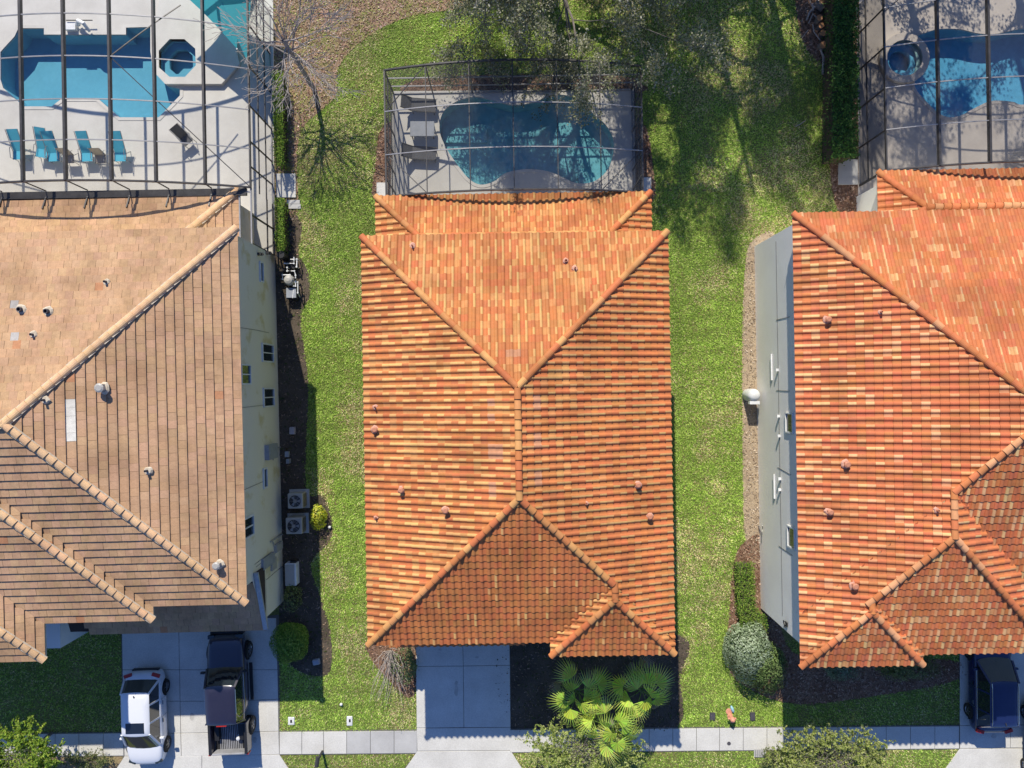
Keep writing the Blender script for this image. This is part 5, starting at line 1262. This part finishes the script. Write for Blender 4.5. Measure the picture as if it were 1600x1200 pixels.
# ------------------------------------------------------------------ equipment beside the houses
def ac(label, u, v, zc=.85, w=.86):
    c = P(u, v, zc); root = empty('air_conditioner', (c.x, c.y, 0), R(1.5), label=label, cat='air conditioner', group='air conditioners beside the cream wall')
    b = MB(); b.box((0, 0, .05), (w + .25, w + .2, .1)); b.build('pad', M['concrete_grey'], root)
    b = MB(); b.box((0, 0, .1 + .375), (w, w, .73)); o = b.build('cabinet', M['hvac'], root); bv = o.modifiers.new('b', 'BEVEL'); bv.width = .06; bv.segments = 2
    b = MB()
    for k in range(14): b.box((w / 2 + .004, -w * .4 + k * w * .8 / 13, .47), (.012, .02, .6)); b.box((-w / 2 - .004, -w * .4 + k * w * .8 / 13, .47), (.012, .02, .6))
    b.build('louvre', M['frame'], root, kind='stuff')
    N = 28; ri = w * .38; b = MB()
    top = [(ri * math.cos(2 * math.pi * k / N), ri * math.sin(2 * math.pi * k / N), .862) for k in range(N)]; lo = [(x, y, .70) for x, y, _ in top]
    b.poly([(x, y, .8605) for x, y, _ in top]); b.build('fan_opening', M['dark'], root)
    b = MB(); 
    for rr in (ri, ri * .8, ri * .6, ri * .4): b.tube([(rr * math.cos(2 * math.pi * k / 20), rr * math.sin(2 * math.pi * k / 20), .88) for k in range(21)], .006, 3, cap=False)
    for k in range(8): a = math.pi * k / 4; b.bar((0, 0, .885), (ri * math.cos(a), ri * math.sin(a), .87), .01)
    b.lathe((0, 0, .868), [(.10, 0), (.09, .03)], 12); b.build('fan_guard', M['frame_l'], root, kind='stuff')
    for k in range(3):
        a = 2.1 * k; b = MB(); b.add([(.04 * math.cos(a), .04 * math.sin(a), .866), (ri * .9 * math.cos(a - .3), ri * .9 * math.sin(a - .3), .872), (ri * .9 * math.cos(a + .3), ri * .9 * math.sin(a + .3), .863)], [(0, 1, 2)]); b.build('fan_blade', M['grey_box'], root)
ac('upper air conditioner of the pair beside the cream wall', 461, 783, w=.78); ac('lower air conditioner of the pair beside the cream wall', 459, 822, w=.84)
c = P(454, 898, .55); root = empty('service_box', (c.x, c.y, 0), R(1.5), label='long white service box on the ground below the air conditioners', cat='utility box')
b = MB(); b.box((0, 0, .28), (.58, 1.15, .56)); o = b.build('cabinet', M['white'], root); bv = o.modifiers.new('b', 'BEVEL'); bv.width = .03
b = MB(); b.box((-.03, 0, .575), (.46, 1.05, .03)); b.build('lid', M['hvac'], root)
b = MB(); b.box((.1, .62, .3), (.3, .1, .3)); b.build('hinge', M['black'], root)
c = P(457, 673, .1); b = MB(); b.box((0, 0, .12), (.30, .40, .24), taper=.9); o = b.build('valve_box', M['pinkgrey'], None, (c.x, c.y, 0), label='small lilac grey box on the dark soil strip', cat='utility box'); o.modifiers.new('b', 'BEVEL').width = .03
c = P(448, 710, .3); root = empty('backflow_valve', (c.x, c.y, 0), label='small dark valve assembly under the wall meter box', cat='valve')
b = MB(); b.tube([(-.1, .3, 0), (-.1, .3, .35), (.02, -.2, .38), (.02, -.25, 0)], .035, 6); b.build('pipe', M['black'], root)
b = MB(); b.box((.05, .02, .38), (.2, .28, .16)); b.box((.06, -.35, .2), (.16, .24, .3)); b.build('valve_body', M['grey_box'], root)
# pool pump set: a cluster of white pipes, filter and pump
c = P(456, 436, 0); root = empty('pool_pump', (c.x, c.y, 0), label='pool pump and filter set tangled in white pipes', cat='pool pump')
b = MB()
b.lathe((.05, -.15, .05), [(.24, 0), (.26, .1), (.26, .62), (.2, .74), (.08, .80)], 16); b.build('filter_tank', M['hvac'], root, smooth=False)
b = MB(); b.box((.12, -.78, .45), (.50, .50, .12)); o = b.build('heater_lid', M['grey_box'], root); b = MB(); b.box((.12, -.80, .21), (.56, .56, .40)); b.build('heater', M['black'], root)
b = MB(); b.tube([(-.25, .55, .22), (.1, .55, .22)], .12, 10); b.lathe((.22, .55, .05), [(.12, 0), (.12, .34), (.09, .4)], 12); b.build('pump', M['black'], root)
b = MB(); b.tube([(-.30, .15, .20), (.05, .15, .20)], .11, 10); b.lathe((-.28, .42, .05), [(.1, 0), (.1, .34), (.07, .4)], 12); b.build('pump', M['black'], root)
for pts in ([(-.2, .72, .1), (-.2, .72, .55), (.28, .72, .55), (.28, 1.05, .55)], [(-.05, .5, .1), (-.05, .5, .6), (-.05, .32, .6), (.32, .32, .6), (.38, .1, .6), (.38, -.45, .6), (.25, -.45, .6)],
            [(-.28, -.1, .1), (-.28, -.1, .62), (-.28, .12, .62), (.1, .12, .62), (.1, .12, .2)], [(.32, -.25, .62), (.5, -.25, .62), (.5, -.8, .62), (.45, -.95, .1)], [(.28, .95, .1), (.28, .95, .4), (.05, .95, .4)],
            [(.2, -1.05, .5), (.25, -.62, .5)], [(.4, .55, .1), (.4, .55, .5), (.42, .95, .5), (.42, .95, .1)]):
    b = MB(); b.tube(pts, .03, 8)
    for p_ in pts[1:-1]: b.lathe((p_[0], p_[1], p_[2] - .045), [(.042, 0), (.046, .045), (.042, .09)], 8)
    b.build('white_pipe', M['pipe'], root)
for (x, y, z) in ((.1, .3, .6), (-.28, .9, .35), (.38, -.1, .65), (-.1, -.35, .5), (.2, .8, .5)):
    b = MB(); b.lathe((x, y, z), [(.05, 0), (.05, .08)], 8); b.bar((x - .08, y, z + .1), (x + .08, y, z + .1), .03); b.build('valve', M['black'], root)
c = P(438, 397, 1.0); b = MB(); b.lathe((0, 0, 0), [(.17, 0), (.2, .1), (.2, .85), (.23, .9), (.2, .98)], 12); b.build('tall_bin', M['black'], None, (c.x, c.y, 0), label='round black bin at the corner of cream wall and screen', cat='bin')
# white tank and bracket beside the right house
c = P(1180, 620, 1.15); root = empty('water_tank', (c.x, c.y, 0), label='white domed tank beside the grey right wall', cat='tank')
b = MB(); b.lathe((0, .08, 0), [(.28, 0), (.32, .08), (.32, .95), (.28, 1.08), (.17, 1.16), (.05, 1.19)], 20); b.build('tank', M['white'], root, smooth=True)
b = MB(); b.box((.02, -.30, .9), (.5, .16, .30)); b.build('control_head', M['white'], root); b = MB(); b.box((.1, -.34, .5), (.1, .1, .9)); b.tube([(.2, -.3, .9), (.32, -.3, .6), (.36, -.3, .1)], .025, 6); b.build('pipe', M['black'], root)

# lawn furniture: covers, lamps, mailbox, hydrant
def cover(label, u, v, w, l, m, lid, rz=0, grp=None):
    c = P(u, v); root = empty('ground_cover', (c.x, c.y, 0), rz, label=label, cat='utility cover', group=grp)
    b = MB(); b.box((0, 0, .03), (w, l, .06)); o = b.build('rim', M[m], root); o.modifiers.new('b', 'BEVEL').width = .02
    b = MB(); b.box((0, .0, .063), (w * .8, l * .8, .012)); b.build('lid', M[lid], root)
cover('dark square cover in the grass left of the orange hydrant', 1113, 1119, .30, .42, 'frame', 'coverdark', 0); cover('dark square cover in the grass right of the orange hydrant', 1175.5, 1119, .28, .46, 'frame', 'coverdark', R(4))
cover('white square cover with a black slot near the left driveway', 455.5, 1126, .34, .42, 'white', 'white'); cover('white square cover with black slot mid way to middle driveway', 546.5, 1126, .30, .50, 'white', 'white')
for u, v in ((455.5, 1126), (547, 1125)):
    c = P(u, v); b = MB(); b.box((0, 0, .078), (.09, .15, .012)); b.build('slot_lid', M['dark'], None, (c.x, c.y, 0), label='small black square lid on the white cover ' + ('near left driveway' if u < 500 else 'further right'), cat='lid')
for u, v, lb_ in ((534, 1099, 'tiny white cap standing in the front left lawn'), (497, 1100, None), (516, 823, 'white ball light on the lawn beside the croton bush')):
    if lb_: c = P(u, v); b = MB(); b.lathe((0, 0, 0), [(.03, 0), (.03, .05), (.075, .09), (.08, .14), (.04, .19)], 12); b.build('garden_light', M['white'], None, (c.x, c.y, 0), smooth=True, label=lb_, cat='garden light')
c = P(495, 1033); b = MB(); b.box((0, 0, .1), (.42, .32, .2), taper=.85); o = b.build('ground_box', M['grey_box'], None, (c.x, c.y, 0), R(10), label='grey green cable box in shadow near the mulch edge', cat='utility box'); o.modifiers.new('b', 'BEVEL').width = .04
c = P(1140.5, 1118); root = empty('fire_hydrant', (c.x, c.y, 0), label='faded peach fire hydrant on the grass edge by the sidewalk', cat='hydrant')
b = MB(); b.lathe((0, 0, 0), [(.15, 0), (.15, .05), (.10, .06), (.10, .42), (.14, .43), (.14, .47), (.11, .56), (.04, .62), (.03, .67)], 14); b.build('barrel', M['peach'], root, smooth=False)
for s in (-1, 1): b = MB(); b.tube([(s * .08, 0, .34), (s * .21, 0, .34)], .05, 8); b.build('side_nozzle', M['peach'], root)
b = MB(); b.tube([(0, -.08, .30), (0, -.22, .30)], .07, 10); b.build('front_nozzle', M['peach'], root)
b = MB(); b.lathe((-.06, .22, 0), [(.16, 0), (.17, .03), (.15, .05)], 12); b.build('base_flange', M['peach'], root)
c = P(1143.5, 1107); b = MB(); b.lathe((0, 0, .02), [(.10, 0), (.12, .05), (.10, .12), (.03, .16)], 12); o = b.build('blue_marker', M['paleblue'], None, (c.x, c.y, 0), R(20), smooth=True, label='small pale blue oval marker behind the hydrant', cat='marker'); o.scale = (.7, 1.7, 1)
c = P(1138.5, 1161); b = MB(); b.lathe((0, 0, .05), [(.10, 0), (.10, .006), (.085, .008)], 16); b.build('round_cover', M['coverdark'], None, (c.x, c.y, 0), label='small round grey lid set in the sidewalk', cat='lid')
c = P(1187, 1176); root = empty('storm_grate', (c.x, c.y, 0), label='small pale grate at the sidewalk edge below the hydrant', cat='grate'); b = MB(); b.box((0, 0, .03), (.62, .42, .05)); b.build('frame', M['concrete_grey'], root)
for k in range(6): b = MB(); b.box((-.24 + k * .095, 0, .065), (.03, .34, .02)); b.build('grate_bar', M['frame_l'], root)
c = P(496, 1186, 1.0); root = empty('mailbox', (c.x, c.y - .1, 0), R(-8), label='dark grey domed mailbox on a post at the bottom verge', cat='mailbox')
b = MB(); b.box((0, 0, .5), (.10, .10, 1.0)); b.build('post', M['black'], root)
b = MB(); N = 8; sec = [(.11 * math.cos(math.pi * k / N), 1.02 + .13 * math.sin(math.pi * k / N)) for k in range(N + 1)]; vs = [(x, y, z) for y in (-.26, .26) for x, z in sec]
b.add(vs, [(k, k + 1, N + 2 + k, N + 1 + k) for k in range(N)] + [tuple(range(N + 1))[::-1], tuple(range(N + 1, 2 * N + 2)), (0, N + 1, 2 * N + 1, N)]); b.build('box', M['frame'], root)

# logs and stumps at the top right
def log(label, u, v, r, h, lean=None, seed=0, grp='cut logs beside the tall hedge'):
    c = P(u, v, h); root = empty('cut_log', (c.x, c.y, 0), seed, label=label, cat='log', group=grp); N = 11; q = random.Random(seed)
    if lean: dx, dy = lean; pts = [(0, 0, r), (dx, dy, r * 1.05)]
    else: pts = [(0, 0, 0), (.02, -.01, h)]
    rr = [r * q.uniform(.95, 1.1), r]; b = MB(); b.tube(pts, rr, N, cap=False); b.build('bark', M['bark'], root)
    d = (Vector(pts[1]) - Vector(pts[0])).normalized(); up = Vector((0, 0, 1)) if abs(d.z) < .9 else Vector((1, 0, 0)); x = d.cross(up).normalized(); y = x.cross(d)
    for e, sgn in ((Vector(pts[1]), 1), (Vector(pts[0]), -1)):
        b = MB()
        ring = [e + d * .004 * sgn + r * (math.cos(2 * math.pi * k / N) * x + math.sin(2 * math.pi * k / N) * y) for k in range(N)]; b.poly(ring if sgn < 0 else ring[::-1]); b.build('cut_face', M['wood_cut'], root)
log('topmost cut log lying pale side up', 1286, 14, .17, .2, (0.05, .55), 1); log('upright orange cut log, first below the lying log', 1281, 28, .16, .35, None, 2); log('small shaded log between two orange cut ones', 1284, 40, .15, .28, None, 3)
log('upright orange cut log, third in the row', 1287, 51, .16, .32, None, 4); log('lowest split log with a pale face beside the hedge', 1287, 69, .19, .38, None, 5)
root = empty('brush_pile', (*P(1270, 40)[:2], 0), label='tangle of pale dead branches beside the cut logs', cat='branches'); b = MB(); q = random.Random(3)
for (pts, r_) in (([(1279, 0), (1272, 12), (1263, 22), (1258, 34)], .05), ([(1268, 24), (1262, 38)], .035), ([(1270, 24), (1277, 36)], .035), ([(1268, 40), (1270, 52), (1278, 66)], .03), ([(1251, 62), (1260, 50)], .02), ([(1280, 80), (1284, 92), (1284, 118)], .06), ([(1296, 84), (1287, 96)], .035), ([(1268, 8), (1268, 20)], .05), ([(1262, 2), (1268, 14)], .03), ([(1240, 200), (1248, 196), (1257, 190)], .02)):
    b.tube([tuple(P(u, v)[:2] - P(1270, 40)[:2]) + (.12 + q.uniform(0, .15),) if False else (P(u, v).x - P(1270, 40).x, P(u, v).y - P(1270, 40).y, .10 + q.uniform(0, .15)) for u, v in pts], r_, 6)
b.build('branch', M['bark_pale'], root, kind='stuff')

# ------------------------------------------------------------------ pool furniture
def chair(name, label, u, v, rz, m, grp, back=1.08, seat=.42, w=.56, cat='lounge chair', z=.05, arms=True, lean=1.08, fr='frame_l'):
    """sits facing local -y; back reclines to +y"""
    c = P(u, v, .4); root = empty(name, (c.x, c.y, z), rz, label=label, cat=cat, group=grp)
    b = MB(); y1, z1 = back * math.sin(lean), .42 + back * math.cos(lean)
    b.add([(-w / 2, 0, .42), (w / 2, 0, .42), (w / 2, y1, z1), (-w / 2, y1, z1)], [(0, 1, 2, 3)]); b.add([(-w / 2, .0, .40), (w / 2, 0, .40), (w / 2, y1 + .02, z1 - .02), (-w / 2, y1 + .02, z1 - .02)], [(3, 2, 1, 0)]); b.build('backrest', M[m], root)
    b = MB(); b.box((0, -seat / 2, .42), (w, seat, .03)); b.build('seat', M[m], root)
    for s in (-1, 1):
        x = s * (w / 2 + .03)
        b = MB(); b.tube([(x, -seat, .42), (x, 0, .42), (x, y1, z1 + .02)], .018, 6); b.build('side_rail', M[fr], root)
        if arms: b = MB(); b.tube([(x, -seat + .05, .0), (x, -seat + .05, .62), (x, .12, .66), (x, .2, .55)], .018, 6); b.build('armrest', M[fr], root)
        b = MB(); b.tube([(x, -.02, .42), (x, .22, .0)], .018, 6); b.build('leg', M[fr], root)
    return root
gb = 'turquoise sling chairs on the left pool deck'
for k, (u, v, rz, lb_) in enumerate(((31, 237, R(2), 'turquoise chair farthest left on the left pool deck'), (68, 234, R(-9), 'turquoise chair turned slightly, second from left'), (85, 240, R(3), 'turquoise chair touching the turned one, third from left'),
                                    (137, 240, R(2), 'turquoise chair between the two tan chairs'), (189, 240, R(1), 'turquoise chair farthest right in its row'))):
    chair('pool_chair', lb_, u, v, rz, 'sling_b', gb)
chair('pool_chair', 'low tan sling chair left of centre in the row', 108, 243, R(2), 'sling_t', 'tan sling chairs on the left pool deck', back=.62, seat=.42, w=.5, lean=.25)
chair('pool_chair', 'low tan sling chair between two right hand turquoise chairs', 158, 243, R(2), 'sling_t', 'tan sling chairs on the left pool deck', back=.62, seat=.42, w=.5, lean=.25)
chair('pool_chair', 'grey green chair standing alone at an angle', 288, 214, R(40), 'sling_k', None, back=.75, seat=.45, w=.48, lean=.5)
def lounger(label, u, v, rz, m='sling_k'):
    c = P(u, v, .3); root = empty('lounger', (c.x, c.y, .05), rz, label=label, cat='lounger', group='dark loungers inside the middle cage'); 
    b = MB(); b.box((.25, 0, .36), (1.25, .62, .03)); b.build('seat', M[m], root)
    b = MB(); b.add([(-.37, -.31, .36), (-.37, .31, .36), (-.86, .31, .80), (-.86, -.31, .80)], [(0, 1, 2, 3)]); b.build('backrest', M[m], root)
    for s in (-1, 1):
        b = MB(); b.tube([(.88, s * .33, .36), (-.37, s * .33, .36), (-.88, s * .33, .82)], .02, 6); b.build('side_rail', M['frame'], root)
        for x in (.8, -.3): b = MB(); b.tube([(x, s * .33, .36), (x, s * .33, 0)], .018, 6); b.build('leg', M['frame'], root)
lounger('upper dark lounger at the left of the middle pool', 655, 165, R(-4)); lounger('lower dark lounger at the left of the middle pool', 656, 240, R(-3))
c = P(660, 202, .5); root = empty('patio_table', (c.x, c.y, .05), label='pale grey rectangular table between the two loungers', cat='table')
b = MB(); b.box((0, 0, .5), (1.25, .78, .05)); o = b.build('table_top', M['grey_box'], root); o.modifiers.new('b', 'BEVEL').width = .02
for sx in (-1, 1):
    for sy in (-1, 1): b = MB(); b.box((sx * .55, sy * .32, .24), (.05, .05, .48)); b.build('leg', M['frame'], root)
c = P(1592, 238, .4); root = empty('patio_set', (c.x, c.y, .05), label='jumble of grey metal chair frames in the right cage corner', cat='chairs')
b = MB(); q = random.Random(2)
for k in range(9):
    a = q.uniform(-.6, .9); x = q.uniform(-.5, .6); y = q.uniform(-.5, .5); b.tube([(x, y, q.uniform(.1, .5)), (x + .8 * math.cos(a), y + .8 * math.sin(a), q.uniform(.4, .8))], .03, 6)
b.build('frame_tube', M['frame_l'], root, kind='stuff')
# umbrella-like shade sail at the top of the left cage
def sail():
    cx = [P(370, 76, 2.5), P(246, -42, 2.9), P(300, -110, 2.9), P(400, -60, 2.7), P(387, 98, 2.3)]
    root = empty('shade_sail', (P(360, 20).x, P(360, 20).y, 0), label='turquoise shade sail with curved edges over the left deck', cat='shade sail'); o0 = root.location
    pts = []; 
    for i in range(len(cx)):
        a, c_ = cx[i], cx[(i + 1) % len(cx)]; n = 8; mid = (cx[0] + cx[2] + cx[3]) / 3
        for k in range(n):
            t = k / n; p = a.lerp(c_, t); s = math.sin(math.pi * t) * (.07 if i != 4 else .25); p = p.lerp(mid, s); pts.append(p - o0)
    b = MB(); cen = sum(pts, Vector()) / len(pts); cen.z += .25
    for i in range(len(pts)): b.poly([pts[i], pts[(i + 1) % len(pts)], cen], (.06, .42, .52))
    b.build('canopy', M['sail'], root)
    b = MB(); q1 = P(370, 76, 2.5) - o0; b.tube([(q1.x + .1, q1.y - .1, .05), (q1.x, q1.y, 2.5)], .04, 6); b.build('pole', M['white'], root)
sail()
c = P(118, 40, .3); root = empty('waterfall_ledge', (c.x, c.y, .05), label='white sculpted water spout on the far edge of left pool', cat='pool spout')
b = MB(); b.box((-.3, 0, .12), (.55, .38, .24)); b.build('base', M['white'], root)
b = MB(); b.tube([(.1, .1, .2), (.3, .12, .5), (.55, .0, .5), (.68, -.25, .15)], [.13, .11, .1, .08], 8); b.build('spout', M['white'], root)
b = MB(); b.tube([(-.45, .25, .3), (.9, .25, .3)], .03, 6); b.build('handrail', M['frame'], root)
